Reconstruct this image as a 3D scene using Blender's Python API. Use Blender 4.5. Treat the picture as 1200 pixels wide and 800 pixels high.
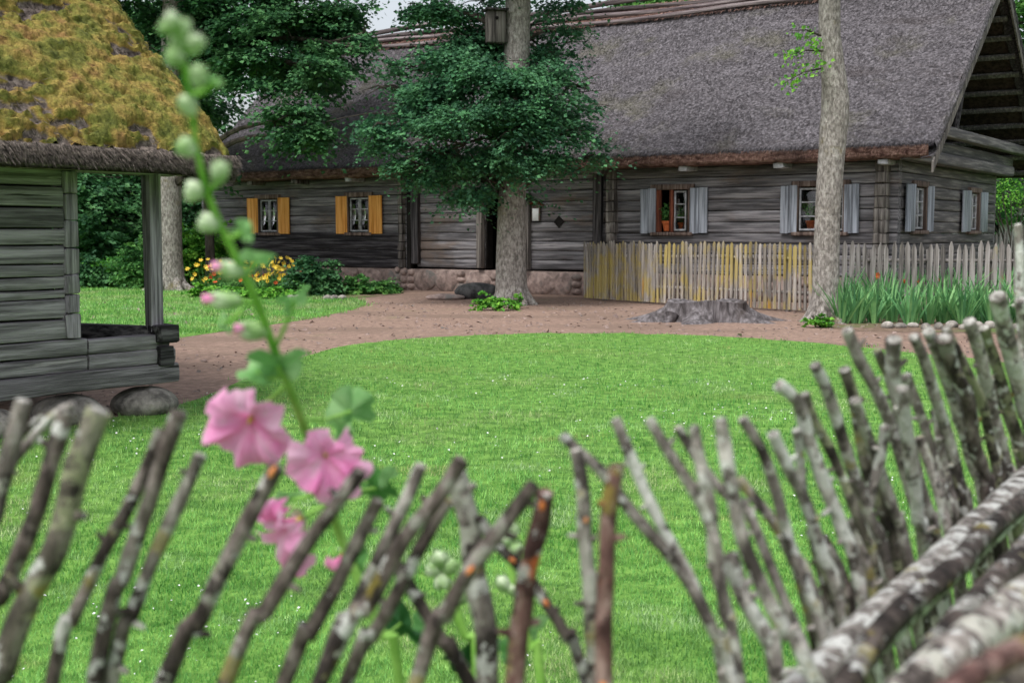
import bpy, math, random
import numpy as np
from mathutils import Vector
random.seed(7); RNG = np.random.default_rng(11)
R = math.radians
for o in list(bpy.data.objects): bpy.data.objects.remove(o)
scene = bpy.context.scene
COL = scene.collection

# ------------------------------------------------------------------ camera
F, CX, CY, EYE, HOR = 1440.0, 600.0, 400.0, 1.65, 275.0   # focal length etc. in pixels of the 1200x800 photograph
PITCH = math.atan((CY - HOR) / F)
cam = bpy.data.cameras.new('camera'); camo = bpy.data.objects.new('camera', cam); COL.objects.link(camo)
camo.location = (0, 0, EYE); camo.rotation_euler = (R(90) - PITCH, 0, 0)
cam.sensor_width = 36; cam.lens = 36 * F / 1200; cam.clip_start = 0.05; cam.clip_end = 1500
cam.dof.use_dof = True; cam.dof.focus_distance = 10.0
cam.dof.aperture_fstop = (cam.lens / 1000) / 0.0078
scene.camera = camo
# ------------------------------------------------------------------ light: bright overcast
SUN_EL, SUN_AZ = R(62), R(215)      # azimuth: direction the light comes from, measured from +Y clockwise
world = bpy.data.worlds.new('World'); scene.world = world; world.use_nodes = True
wn = world.node_tree; wn.nodes.clear()
sky = wn.nodes.new('ShaderNodeTexSky'); sky.sky_type = 'NISHITA'; sky.sun_disc = False
sky.sun_elevation = SUN_EL; sky.sun_rotation = SUN_AZ; sky.air_density = 1.0; sky.dust_density = 4.0; sky.ozone_density = 1.0
hs = wn.nodes.new('ShaderNodeHueSaturation'); hs.inputs['Saturation'].default_value = 0.34
bg = wn.nodes.new('ShaderNodeBackground'); bg.inputs['Strength'].default_value = 0.15
wo = wn.nodes.new('ShaderNodeOutputWorld')
wn.links.new(sky.outputs[0], hs.inputs['Color']); wn.links.new(hs.outputs[0], bg.inputs[0]); wn.links.new(bg.outputs[0], wo.inputs[0])
sun = bpy.data.lights.new('sun', 'SUN'); sun.energy = 1.4; sun.angle = R(22); sun.color = (1, 0.99, 0.98)
suno = bpy.data.objects.new('sun', sun); COL.objects.link(suno)
sd = Vector((math.sin(SUN_AZ) * math.cos(SUN_EL), math.cos(SUN_AZ) * math.cos(SUN_EL), math.sin(SUN_EL)))
suno.rotation_euler = sd.to_track_quat('Z', 'Y').to_euler()
scene.view_settings.view_transform = 'Standard'; scene.view_settings.look = 'None'
scene.view_settings.exposure = 0.58; scene.view_settings.gamma = 1; scene.view_settings.use_curve_mapping = False
scene.render.engine = 'CYCLES'
scene.cycles.max_bounces = 6; scene.cycles.diffuse_bounces = 3; scene.cycles.transparent_max_bounces = 12
scene.cycles.use_denoising = True

# ------------------------------------------------------------------ geometry helpers
def at(px, py, Y):
    "point at world depth Y on the line of sight of a photograph position"
    x = (px - CX) / F; y = (CY - py) / F
    t = Y / (math.cos(PITCH) + y * math.sin(PITCH))
    return np.array([t * x, Y, EYE + t * (-math.sin(PITCH) + y * math.cos(PITCH))])
def ground(px, py, z=0.0):
    x = (px - CX) / F; y = (CY - py) / F
    dz = -math.sin(PITCH) + y * math.cos(PITCH)
    t = (z - EYE) / dz
    return np.array([t * x, t * (math.cos(PITCH) + y * math.sin(PITCH)), z])
def ppm(Y): return F / Y       # pixels per metre at depth Y
def vn(p, seed=0):
    "value noise in 0..1, vectorised, p = N x 3"
    p = np.asarray(p, float); i = np.floor(p).astype(np.int64); f = p - i; f = f * f * (3 - 2 * f)
    def h(a, b, c):
        n = (a * 374761393 + b * 668265263 + c * 2147483647 + seed * 1274126177) & 0xffffffff
        n = ((n ^ (n >> 13)) * 1274126177) & 0xffffffff
        n = n ^ (n >> 16)
        return (n & 0xffff) / 65535.0
    r = 0
    for dx in (0, 1):
        for dy in (0, 1):
            for dz in (0, 1):
                w = (f[:, 0] if dx else 1 - f[:, 0]) * (f[:, 1] if dy else 1 - f[:, 1]) * (f[:, 2] if dz else 1 - f[:, 2])
                r = r + w * h(i[:, 0] + dx, i[:, 1] + dy, i[:, 2] + dz)
    return r
def fbm(p, oct=4, seed=0):
    p = np.asarray(p, float); a, s, r, t = 1.0, 1.0, 0, 0
    for k in range(oct):
        r = r + a * vn(p * s, seed + k); t += a; a *= .5; s *= 2.03
    return r / t
def norm(a): return a / np.maximum(np.linalg.norm(a, axis=-1, keepdims=True), 1e-9)

class MB:
    "collects shapes that become one mesh"
    def __init__(s): s.v = []; s.f = []; s.n = 0; s.a = []
    def add(s, v, f, rnd=None):
        v = np.asarray(v, float); s.v.append(v)
        for q in f: s.f.append(tuple(int(i) + s.n for i in q))
        s.a.append(np.full(len(v), random.random() if rnd is None else rnd) if np.isscalar(rnd) or rnd is None else np.asarray(rnd)); s.n += len(v)
        return s
    def arr(s, v, f, rnd):
        "big arrays"
        s.v.append(v); s.f.extend((f + s.n).tolist()); s.a.append(rnd); s.n += len(v); return s
    def box(s, c, d, rot=0, jit=0, rx=0):
        x, y, z = d[0] / 2, d[1] / 2, d[2] / 2
        b = min(x, y, z) * .18
        vv = []
        for sz in (-1, 1):
            for (sx, sy) in ((-1, -1), (1, -1), (1, 1), (-1, 1)):
                vv.append((sx * (x - b), sy * (y - b), sz * z)); vv.append((sx * x, sy * (y - b), sz * (z - b))); vv.append((sx * (x - b), sy * y, sz * (z - b)))
        import itertools
        # convex hull by bmesh keeps the small bevel simple
        import bmesh
        bm = bmesh.new(); [bm.verts.new(q) for q in vv]; bmesh.ops.convex_hull(bm, input=bm.verts)
        bmesh.ops.dissolve_limit(bm, angle_limit=.02, verts=bm.verts, edges=bm.edges)
        bm.verts.index_update(); v = np.array([q.co[:] for q in bm.verts]); f = [[q.index for q in p.verts] for p in bm.faces]; bm.free()
        if jit: v = v + RNG.normal(0, jit, v.shape)
        if rx: v = v @ np.array([[1, 0, 0], [0, math.cos(rx), -math.sin(rx)], [0, math.sin(rx), math.cos(rx)]]).T
        if rot: v = v @ np.array([[math.cos(rot), -math.sin(rot), 0], [math.sin(rot), math.cos(rot), 0], [0, 0, 1]]).T
        return s.add(v + np.array(c), f)
    def prism(s, pts, axis_vec):
        pts = np.array(pts, float); n = len(pts); v = np.vstack([pts, pts + np.array(axis_vec)])
        f = [list(range(n))[::-1], [i + n for i in range(n)]] + [[i, (i + 1) % n, (i + 1) % n + n, i + n] for i in range(n)]
        return s.add(v, f)
    def tube(s, pts, rad, sides=10, step=None, rough=0, cap=True, seed=None, flat=None, fr=12.0):
        pts = np.array(pts, float); rad = np.array(rad if hasattr(rad, '__len__') else [rad] * len(pts), float)
        if step:
            P = []; Q = []
            n = len(pts)
            for i in range(n - 1):
                p0 = pts[max(i - 1, 0)]; p1 = pts[i]; p2 = pts[i + 1]; p3 = pts[min(i + 2, n - 1)]
                k = max(1, int(np.linalg.norm(p2 - p1) / step))
                for j in range(k):
                    t = j / k
                    P.append(.5 * (2 * p1 + (p2 - p0) * t + (2 * p0 - 5 * p1 + 4 * p2 - p3) * t * t + (3 * p1 - p0 - 3 * p2 + p3) * t ** 3)); Q.append(rad[i] * (1 - t) + rad[i + 1] * t)
            P.append(pts[-1]); Q.append(rad[-1]); pts = np.array(P); rad = np.array(Q)
        n = len(pts); tan = norm(np.gradient(pts, axis=0))
        ref = np.array([0, 0, 1.0]) if abs(tan[0][2]) < .8 else np.array([1.0, 0, 0])
        a = norm(np.cross(tan[0], ref)); rings = []
        for i in range(n):
            a = norm(a - tan[i] * np.dot(a, tan[i])); b = np.cross(tan[i], a)
            th = np.linspace(0, 2 * math.pi, sides, endpoint=False)
            off = np.cos(th)[:, None] * a + np.sin(th)[:, None] * b
            if flat: off = off * np.array(flat)
            rings.append(pts[i] + off * rad[i])
        v = np.vstack(rings)
        if rough:
            sd_ = s.n * 13 % 997 if seed is None else seed
            c = np.repeat(pts, sides, axis=0); rr = np.repeat(rad, sides)
            nz = fbm(v * fr / max(rad.mean() * 20, .01), 3, sd_) - .5
            v = c + (v - c) * (1 + rough * 2 * nz)[:, None]
        f = [[i * sides + j, i * sides + (j + 1) % sides, (i + 1) * sides + (j + 1) % sides, (i + 1) * sides + j] for i in range(n - 1) for j in range(sides)]
        if cap: f += [list(range(sides))[::-1], [(n - 1) * sides + j for j in range(sides)]]
        return s.add(v, f)
    def ball(s, c, r, seg=12, rings=8, rough=0, seed=0, fr=1.5, dirn=None):
        r = np.array(r if hasattr(r, '__len__') else (r, r, r), float)
        v = [(0, 0, 1)]
        for i in range(1, rings):
            p = math.pi * i / rings
            for j in range(seg): t = 2 * math.pi * j / seg; v.append((math.sin(p) * math.cos(t), math.sin(p) * math.sin(t), math.cos(p)))
        v.append((0, 0, -1)); v = np.array(v)
        if rough: v = v * (1 + rough * 2 * (fbm(v * fr + seed * 3.7, 3, seed) - .5))[:, None]
        v = v * r
        if dirn is not None:
            q = Vector(dirn).to_track_quat('Z', 'Y').to_matrix(); v = v @ np.array(q).T
        v = v + np.array(c)
        f = [[0, 1 + j, 1 + (j + 1) % seg] for j in range(seg)]
        for i in range(rings - 2):
            for j in range(seg): a = 1 + i * seg; b = a + seg; f.append([a + j, b + j, b + (j + 1) % seg, a + (j + 1) % seg])
        e = len(v) - 1; a = 1 + (rings - 2) * seg
        f += [[e, a + (j + 1) % seg, a + j] for j in range(seg)]
        return s.add(v, f)
    def grid(s, P, close=False):
        "P = n x m x 3"
        n, m = P.shape[:2]
        f = [[i * m + j, i * m + j + 1, (i + 1) * m + j + 1, (i + 1) * m + j] for i in range(n - 1) for j in range(m - 1)]
        return s.add(P.reshape(-1, 3), f)
    def build(s, name, mat, parent=None, world=False, smooth=True, flip=False):
        v = np.vstack(s.v) if s.v else np.zeros((0, 3)); a = np.concatenate(s.a)
        if world and parent is not None:
            p = parent
            while p.parent: p = p.parent
            v = v - np.array(p.location)
        return mesh_obj(name, v, s.f, mat, parent, a, smooth)
def mesh_obj(name, v, faces, mat, parent=None, rnd=None, smooth=True):
    me = bpy.data.meshes.new(name)
    cnt = np.array([len(q) for q in faces], np.int32); loops = np.fromiter((i for q in faces for i in q), np.int32, int(cnt.sum()))
    me.vertices.add(len(v)); me.vertices.foreach_set('co', np.asarray(v, np.float32).ravel())
    me.loops.add(len(loops)); me.loops.foreach_set('vertex_index', loops)
    me.polygons.add(len(cnt)); st = np.zeros(len(cnt), np.int32); st[1:] = np.cumsum(cnt)[:-1]
    me.polygons.foreach_set('loop_start', st); me.polygons.foreach_set('loop_total', cnt)
    me.polygons.foreach_set('use_smooth', np.full(len(cnt), bool(smooth)))
    if rnd is not None:
        at_ = me.attributes.new('rnd', 'FLOAT', 'POINT'); at_.data.foreach_set('value', np.asarray(rnd, np.float32))
    me.update(calc_edges=True); me.validate()
    if mat is not None: me.materials.append(mat)
    o = bpy.data.objects.new(name, me); COL.objects.link(o)
    if parent is not None: o.parent = parent
    if smooth and hasattr(me, 'set_sharp_from_angle'): me.set_sharp_from_angle(angle=R(45))
    return o
def tag(o, label=None, cat=None, group=None, kind=None):
    if label: o['label'] = label
    if cat: o['category'] = cat
    if group: o['group'] = group
    if kind: o['kind'] = kind
    return o
def thing(name, label, cat, loc=(0, 0, 0), rotz=0, group=None):
    o = bpy.data.objects.new(name, None); COL.objects.link(o); o.empty_display_size = .2
    o.location = [float(q) for q in loc]; o.rotation_euler = (0, 0, rotz)
    return tag(o, label, cat, group)
def tri_strands(P, D, N, L, W, lift):
    "one bent straw / blade triangle each"
    S = norm(np.cross(D, N)); n = len(P)
    a = P - S * W[:, None] / 2; b = P + S * W[:, None] / 2; c = P + D * L[:, None] + N * lift[:, None]
    v = np.stack([a, b, c], 1).reshape(-1, 3); f = np.arange(3 * n).reshape(-1, 3)
    return v, f, np.repeat(RNG.random(n), 3)
def leaf_quads(P, D, N, L, Wr=.36, fold=.15):
    S = norm(np.cross(D, N)); L = L[:, None]; n = len(P)
    a = P; b = P + D * L * .45 + S * L * Wr + N * L * fold; c = P + D * L - N * L * .08; d = P + D * L * .45 - S * L * Wr + N * L * fold
    v = np.stack([a, b, c, d], 1).reshape(-1, 3); k = np.arange(n) * 4
    f = np.stack([k, k + 1, k + 2, k + 3], 1)
    return v, f, np.repeat(RNG.random(n), 4)

# ------------------------------------------------------------------ materials
def c(r, g, b):
    q = lambda u: (u / 255 / 12.92) if u / 255 <= .04045 else ((u / 255 + .055) / 1.055) ** 2.4
    return (q(r), q(g), q(b), 1)
MAPR = {}
def M(name, ramp, scale=5, stretch=(1, 1, 1), rough=.9, bump=.3, bscale=None, bstretch=None, over=(), rnd=0, transl=0, spec=.2, detail=6, objrand=0, bdist=.02, hue=0):
    m = bpy.data.materials.new(name); m.use_nodes = True; t = m.node_tree; N = t.nodes; Lk = t.links.new; N.clear()
    out = N.new('ShaderNodeOutputMaterial'); bs = N.new('ShaderNodeBsdfPrincipled'); tc = N.new('ShaderNodeTexCoord')
    src = tc.outputs['Object']
    if objrand:
        oi = N.new('ShaderNodeObjectInfo'); mu = N.new('ShaderNodeVectorMath'); mu.operation = 'ADD'
        ml = N.new('ShaderNodeMath'); ml.operation = 'MULTIPLY'; ml.inputs[1].default_value = 37; Lk(oi.outputs['Random'], ml.inputs[0])
        Lk(src, mu.inputs[0]); Lk(ml.outputs[0], mu.inputs[1]); src = mu.outputs[0]
    def noise(sc, st, det=detail):
        mp = N.new('ShaderNodeMapping'); mp.inputs['Scale'].default_value = st; Lk(src, mp.inputs['Vector'])
        n = N.new('ShaderNodeTexNoise'); n.inputs['Scale'].default_value = sc; n.inputs['Detail'].default_value = det; n.inputs['Roughness'].default_value = .62
        Lk(mp.outputs[0], n.inputs['Vector']); return n.outputs['Fac']
    f0 = noise(scale, stretch)
    cr = N.new('ShaderNodeValToRGB'); Lk(f0, cr.inputs[0]); el = cr.color_ramp.elements
    sq = lambda p: .5 + (p - .5) * .55
    el[0].position, el[0].color = sq(ramp[0][0]), ramp[0][1]; el[1].position, el[1].color = sq(ramp[-1][0]), ramp[-1][1]
    for p, col in ramp[1:-1]: e = el.new(sq(p)); e.color = col
    colr = cr.outputs[0]
    for ov in over:
        col, sc, lo, hi = ov[:4]; st = ov[4] if len(ov) > 4 else (1, 1, 1); amt = ov[5] if len(ov) > 5 else 1
        if isinstance(sc, str):
            an = N.new('ShaderNodeAttribute'); an.attribute_name = sc; fo = an.outputs['Fac']
        else: fo = noise(sc, st, 5)
        mr = N.new('ShaderNodeMapRange'); mr.interpolation_type = 'SMOOTHSTEP'; mr.inputs['From Min'].default_value = lo; mr.inputs['From Max'].default_value = hi; mr.inputs['To Max'].default_value = amt
        Lk(fo, mr.inputs['Value']); mx = N.new('ShaderNodeMix'); mx.data_type = 'RGBA'; Lk(mr.outputs[0], mx.inputs[0]); Lk(colr, mx.inputs[6]); mx.inputs[7].default_value = col; colr = mx.outputs[2]
    def vary(socket, amt, base=1):
        nonlocal colr
        mr = N.new('ShaderNodeMapRange'); mr.inputs['To Min'].default_value = 1 - amt; mr.inputs['To Max'].default_value = 1 + amt; Lk(socket, mr.inputs['Value'])
        h = N.new('ShaderNodeHueSaturation'); Lk(mr.outputs[0], h.inputs['Value']); Lk(colr, h.inputs['Color'])
        if hue:
            m2 = N.new('ShaderNodeMapRange'); m2.inputs['To Min'].default_value = .5 + hue; m2.inputs['To Max'].default_value = .5 - hue; Lk(socket, m2.inputs['Value']); Lk(m2.outputs[0], h.inputs['Hue'])
        colr = h.outputs[0]
    if rnd:
        an = N.new('ShaderNodeAttribute'); an.attribute_name = 'rnd'; vary(an.outputs['Fac'], rnd)
    if objrand: vary(oi.outputs['Random'], objrand)
    Lk(colr, bs.inputs['Base Color']); bs.inputs['Roughness'].default_value = rough; bs.inputs['Specular IOR Level'].default_value = spec
    if bump:
        bn = noise(bscale or scale * 3, bstretch or stretch); b = N.new('ShaderNodeBump'); b.inputs['Strength'].default_value = bump; b.inputs['Distance'].default_value = bdist
        Lk(bn, b.inputs['Height']); Lk(b.outputs[0], bs.inputs['Normal'])
    if transl:
        tr = N.new('ShaderNodeBsdfTranslucent'); Lk(colr, tr.inputs[0]); mx = N.new('ShaderNodeMixShader'); mx.inputs[0].default_value = transl
        Lk(bs.outputs[0], mx.inputs[1]); Lk(tr.outputs[0], mx.inputs[2]); Lk(mx.outputs[0], out.inputs[0])
    else: Lk(bs.outputs[0], out.inputs[0])
    return m
def cool(q): return (q[0] * 1.0, q[1] * 1.0, q[2] * 1.07, 1)
def wood(name, dark, mid, light, axis=0, sc=1.0, over=(), objrand=0, rnd=.18, bump=.6, bd=.02):
    if 'pine' not in name and 'red' not in name: dark, mid, light = cool(dark), cool(mid), cool(light)
    st = [16, 16, 16]; st[axis] = .7; st = tuple(q * sc for q in st)
    fine = tuple(q * 3.5 for q in st)
    blot = [1, 1, 2.2]; blot[axis] = .4
    return M(name, [(.28, dark), (.5, mid), (.74, light)], 1, st, .85, bump, 1, fine, rnd=rnd, bdist=bd, objrand=objrand,
             over=list(over) + [(dark, 1, .58, .74, tuple(q * 3 for q in st), .4)])
LOGD, LOGM, LOGL = c(84, 82, 84), c(118, 115, 118), c(154, 150, 152)
mat = {}
mat['log_x'] = wood('weathered_log', LOGD, LOGM, LOGL, 0, rnd=.26, over=[(c(60, 57, 58), .8, .52, .66, (.5, 1, 1.6), .6), (c(122, 104, 90), .5, .55, .66, (.8, 1, 2.4), .5), (c(170, 165, 165), .9, .6, .66, (.5, 1, 14), .7)])
mat['log_y'] = wood('weathered_log_gable', LOGD, c(98, 95, 95), c(136, 132, 130), 1)
mat['log_z'] = wood('weathered_post', c(60, 56, 54), c(106, 100, 96), c(140, 134, 128), 2)
mat['log_dark'] = wood('dark_log', c(30, 28, 28), c(52, 49, 50), c(98, 95, 94), 0)
mat['post_dark'] = wood('dark_post', c(40, 38, 38), c(68, 65, 64), c(98, 94, 92), 2)
mat['barn_x'] = wood('barn_log', c(92, 88, 88), c(132, 127, 127), c(168, 162, 162), 0, sc=1.5, rnd=.24, over=[(c(70, 67, 66), 1.2, .5, .66, (.4, 1, 1.6), .5), (c(38, 36, 36), 1, .62, .66, (.8, 1, 30), .9), (c(186, 180, 180), 1.3, .6, .66, (.6, 1, 12), .6)], bd=.03)
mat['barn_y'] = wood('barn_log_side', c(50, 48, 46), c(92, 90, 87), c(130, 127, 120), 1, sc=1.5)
mat['barn_z'] = wood('barn_post', c(92, 88, 90), c(142, 136, 138), c(176, 170, 172), 2, sc=1.6, rnd=.05)
mat['shutter_new'] = wood('new_pine', c(200, 128, 56), c(232, 162, 84), c(244, 184, 108), 2, rnd=.05, bump=.15)
mat['shutter_old'] = wood('grey_shutter_board', c(112, 116, 120), c(152, 157, 162), c(180, 185, 190), 2, rnd=.08, bump=.25)
mat['frame'] = wood('window_board', c(66, 54, 48), c(108, 92, 82), c(140, 124, 112), 2, rnd=.1)
mat['sash'] = M('sash_paint', [(.3, c(150, 150, 152)), (.7, c(196, 196, 200))], 8, bump=.1)
mat['red_wood'] = wood('red_brown_post', c(80, 42, 32), c(124, 70, 52), c(150, 92, 70), 2)
mat['thatch'] = M('old_thatch', [(.2, c(58, 55, 57)), (.5, c(86, 82, 85)), (.8, c(118, 114, 118))], 14, (1, 1, 1), .95, .9, 14, bdist=.06, rnd=.4,
                  over=[(c(92, 90, 72), .5, .52, .7, (1, 1, 1), .5), (c(62, 56, 55), .9, .55, .7, (.4, 1, 1), .5)])
mat['thatch_cut'] = M('cut_reed_edge', [(.25, c(86, 62, 56)), (.5, c(134, 104, 94)), (.8, c(166, 136, 122))], 6, (1, 1, 3), .95, 1, 20, (1, 1, 1), bdist=.05, rnd=.35,
                      over=[(c(70, 56, 52), 1.1, .5, .7, (.6, 1, 1), .7)])
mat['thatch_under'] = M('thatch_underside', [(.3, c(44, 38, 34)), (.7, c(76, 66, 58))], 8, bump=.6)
mat['ridge'] = wood('ridge_pole', c(60, 52, 52), c(96, 86, 84), c(132, 122, 118), 0, rnd=.3)
mat['stone'] = M('foundation_stone', [(.25, c(106, 93, 88)), (.5, c(138, 120, 113)), (.75, c(162, 144, 136))], 5, bump=.4, rnd=.22, over=[(c(112, 108, 104), 1.5, .52, .66)])
mat['mortar'] = M('mortar', [(.3, c(122, 106, 100)), (.7, c(156, 138, 130))], 6, bump=.5)
mat['boulder'] = M('grey_boulder', [(.25, c(92, 88, 84)), (.5, c(136, 131, 124)), (.75, c(168, 162, 154))], 6, bump=.5, objrand=.15, over=[(c(110, 106, 70), 4, .58, .7, (1, 1, 1), .5)])
mat['boulder_dark'] = M('dark_boulder', [(.3, c(52, 52, 52)), (.7, c(92, 91, 90))], 5, bump=.5)
mat['bark'] = M('grey_bark', [(.2, c(104, 99, 94)), (.5, c(146, 140, 134)), (.8, c(182, 176, 170))], 13, (1.5, 1.5, .7), .95, 1, 16, (1.6, 1.6, .5), bdist=.05,
                over=[(c(186, 182, 174), 5, .54, .62, (1, 1, .8), .55), (c(138, 126, 76), 1.1, .58, .68, (1, 1, 1), .6), (c(84, 78, 70), 12, .56, .66, (1.8, 1.8, .5), .7)])
mat['bark_dark'] = M('dark_bark', [(.3, c(46, 42, 38)), (.7, c(84, 78, 70))], 6, (1, 1, .4), bump=.8)
mat['stump'] = M('old_stump', [(.2, c(60, 56, 56)), (.5, c(94, 89, 90)), (.8, c(130, 125, 127))], 5, (2.2, 2.2, .6), .9, .5, 6, (3, 3, .6), bdist=.03, over=[(c(62, 54, 50), 1.6, .54, .68, (1.4, 1.4, .5), .8)])
def leafmat(name, ramp, tr=.3, rnd=.4, hue=.02, over=()):
    return M(name, ramp, 1.3, rough=.55, bump=0, rnd=rnd, transl=tr, spec=.2, hue=hue, over=over)
mat['leaf_maple'] = leafmat('maple_leaf', [(.3, c(52, 98, 68)), (.7, c(90, 140, 98))])
mat['leaf_dark'] = leafmat('dark_leaf', [(.3, c(48, 92, 58)), (.7, c(84, 134, 82))])
mat['leaf_mid'] = leafmat('mid_leaf', [(.3, c(62, 112, 58)), (.7, c(102, 156, 80))])
mat['leaf_bright'] = leafmat('bright_leaf', [(.3, c(78, 140, 48)), (.7, c(120, 182, 70))])
mat['leaf_iris'] = leafmat('iris_leaf', [(.3, c(92, 150, 96)), (.7, c(142, 192, 126))], .3, .3, .02)
mat['leaf_holly'] = M('hollyhock_leaf', [(.3, c(112, 166, 96)), (.7, c(166, 206, 146))], 14, rough=.6, bump=.3, bscale=60, transl=.35, bdist=.004)
mat['stem'] = M('hollyhock_stem', [(.3, c(128, 184, 78)), (.7, c(164, 212, 108))], 20, rough=.6, bump=.1, transl=.15)
mat['bud'] = M('hollyhock_bud', [(.3, c(158, 192, 128)), (.7, c(220, 232, 204))], 45, rough=.7, bump=.3, bscale=150, transl=.25, bdist=.002)
mat['petal'] = M('pink_petal', [(.3, c(248, 160, 214)), (.7, c(254, 204, 234))], 22, rough=.6, bump=.25, bscale=60, transl=.5, bdist=.004, rnd=0, over=[(c(250, 208, 228), 12, .54, .7, (1, 1, 1), .6), (c(236, 118, 184), 'rnd', .62, 1.05, (1, 1, 1), .5)])
mat['stamen'] = M('yellow_stamen', [(.3, c(196, 180, 70)), (.7, c(228, 214, 120))], 90, bump=.5)
mat['yellow'] = M('yellow_flower', [(.3, c(232, 196, 60)), (.7, c(250, 226, 110))], 9, bump=0, transl=.3, rnd=.1)
mat['orange'] = M('orange_flower', [(.3, c(206, 88, 48)), (.7, c(232, 130, 78))], 9, bump=0, transl=.3, rnd=.1)
mat['terracotta'] = M('terracotta', [(.3, c(172, 84, 46)), (.7, c(212, 118, 70))], 14, bump=.15, rough=.8)
mat['white'] = M('white_paint', [(.3, c(204, 206, 206)), (.7, c(230, 231, 230))], 5, bump=.05)
mat['dark'] = M('dark_void', [(.3, c(20, 18, 17)), (.7, c(34, 31, 29))], 3, bump=.1)  # near-black: darkness of rooms, gaps and holes put into the colour
mat['path'] = M('gravel_path', [(.2, c(114, 95, 84)), (.5, c(138, 115, 102)), (.8, c(162, 138, 124))], 9, bump=.35, bscale=45, bdist=.015,
                over=[(c(116, 98, 86), .45, .46, .62, (.6, 1.4, 1), .7), (c(106, 112, 70), .5, .6, .72, (1, 1, 1), .5), (c(112, 92, 80), 40, .6, .7, (1, 1, 1), .5), (c(188, 172, 158), 55, .62, .7, (1, 1, 1), .5)])
mat['soil'] = M('leaf_litter_soil', [(.3, c(92, 76, 64)), (.7, c(134, 114, 98))], 6, bump=.6, over=[(c(84, 110, 52), .3, .5, .62, (1, 1, 1), .8)])
mat['turf'] = M('lawn_turf', [(.3, c(72, 112, 44)), (.7, c(112, 154, 70))], 7, bump=.7, bscale=30, over=[(c(106, 128, 62), .45, .55, .7, (1, 1, 1), .6)])
mat['turf_dark'] = M('woodland_floor', [(.3, c(52, 82, 38)), (.7, c(84, 118, 54))], 2, bump=.6)
mat['grass'] = M('grass_blade', [(.3, c(96, 154, 72)), (.7, c(144, 200, 108))], .8, rough=.5, bump=0, rnd=.35, transl=.35, hue=.02,
                 over=[(c(168, 178, 128), .35, .48, .6, (1, 1, 1), .75), (c(88, 146, 62), 1.2, .48, .6, (1, 1, 1), .65), (c(186, 206, 160), 1.1, .55, .64, (1, 1, 1), .55), (c(150, 148, 96), .8, .6, .66, (1, 1, 1), .7)])
mat['picket'] = wood('picket', c(108, 102, 92), c(150, 143, 132), c(184, 177, 166), 2, sc=1, rnd=.25,
                     over=[(c(176, 156, 78), 1.4, .42, .58, (1.2, 1.2, .8), .75), (c(196, 146, 58), 1.6, .62, .7, (1.8, 1.8, .25), .9)])
mat['picket_grey'] = wood('picket_grey', c(92, 88, 82), c(140, 134, 126), c(172, 166, 158), 2, sc=1, rnd=.2, over=[(c(158, 146, 78), 1.4, .58, .7, (1.2, 1.2, .8), .7)])
def glass():
    m = bpy.data.materials.new('window_glass'); m.use_nodes = True; t = m.node_tree; N = t.nodes; N.clear(); L = t.links.new
    o = N.new('ShaderNodeOutputMaterial'); g = N.new('ShaderNodeBsdfGlossy'); g.inputs['Roughness'].default_value = .03; tr = N.new('ShaderNodeBsdfTransparent')
    fr = N.new('ShaderNodeFresnel'); fr.inputs[0].default_value = 1.6; mx = N.new('ShaderNodeMixShader')
    L(fr.outputs[0], mx.inputs[0]); L(tr.outputs[0], mx.inputs[1]); L(g.outputs[0], mx.inputs[2]); L(mx.outputs[0], o.inputs[0]); return m
mat['glass'] = glass()
def barkstick(name, d, m_, l, lich, orange=0, amount=.5):
    ov = [(d, 45, .54, .60, (1, 1, .5), .9), (lich, 26, .62 - amount * .12, .65 - amount * .12, (1, 1, 1), .75), (c(226, 227, 222), 30, .60 - amount * .02, .63 - amount * .02, (1, 1, 1), .62), (c(132, 118, 40), 13, .61, .66, (1, 1, 1), .7)]
    if orange: ov.append((c(196, 108, 62), 8, .66 - orange * .06, .70 - orange * .06, (1, 1, 1), .8))
    return M(name, [(.25, d), (.5, m_), (.75, l)], 34, (1, 1, .45), .9, 1, 70, bdist=.012, over=ov, objrand=.12)
mat['stick_brown'] = barkstick('brown_stick_bark', c(44, 38, 36), c(92, 82, 77), c(146, 136, 130), c(150, 150, 140), 0, .4)
mat['stick_grey'] = barkstick('grey_stick_bark', c(62, 56, 53), c(126, 118, 112), c(186, 180, 173), c(190, 190, 178), 0, .7)
mat['stick_pale'] = barkstick('pale_stick_bark', c(72, 66, 62), c(148, 141, 134), c(206, 200, 193), c(206, 208, 200), 0, .9)
mat['stick_moss'] = barkstick('mossy_stick_bark', c(44, 40, 36), c(90, 84, 75), c(142, 136, 124), c(148, 150, 120), 0, .9)
mat['stick_red'] = barkstick('red_stick_bark', c(64, 44, 42), c(112, 84, 78), c(156, 132, 124), c(160, 140, 130), .6, .1)
mat['stick_dark'] = barkstick('dark_stick_bark', c(40, 36, 34), c(72, 64, 60), c(112, 102, 96), c(150, 150, 144), .3, .5)
mat['rail_lichen'] = barkstick('lichened_rail_bark', c(80, 74, 70), c(132, 126, 121), c(184, 179, 174), c(224, 226, 222), 0, .9)
mat['cut'] = M('fresh_cut_wood', [(.3, c(196, 110, 56)), (.7, c(232, 158, 104))], 60, bump=.2)
mat['cut_old'] = M('old_cut_wood', [(.2, c(84, 79, 74)), (.5, c(150, 147, 140)), (.8, c(210, 208, 202))], 70, bump=1, bscale=120, bdist=.006)
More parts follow.
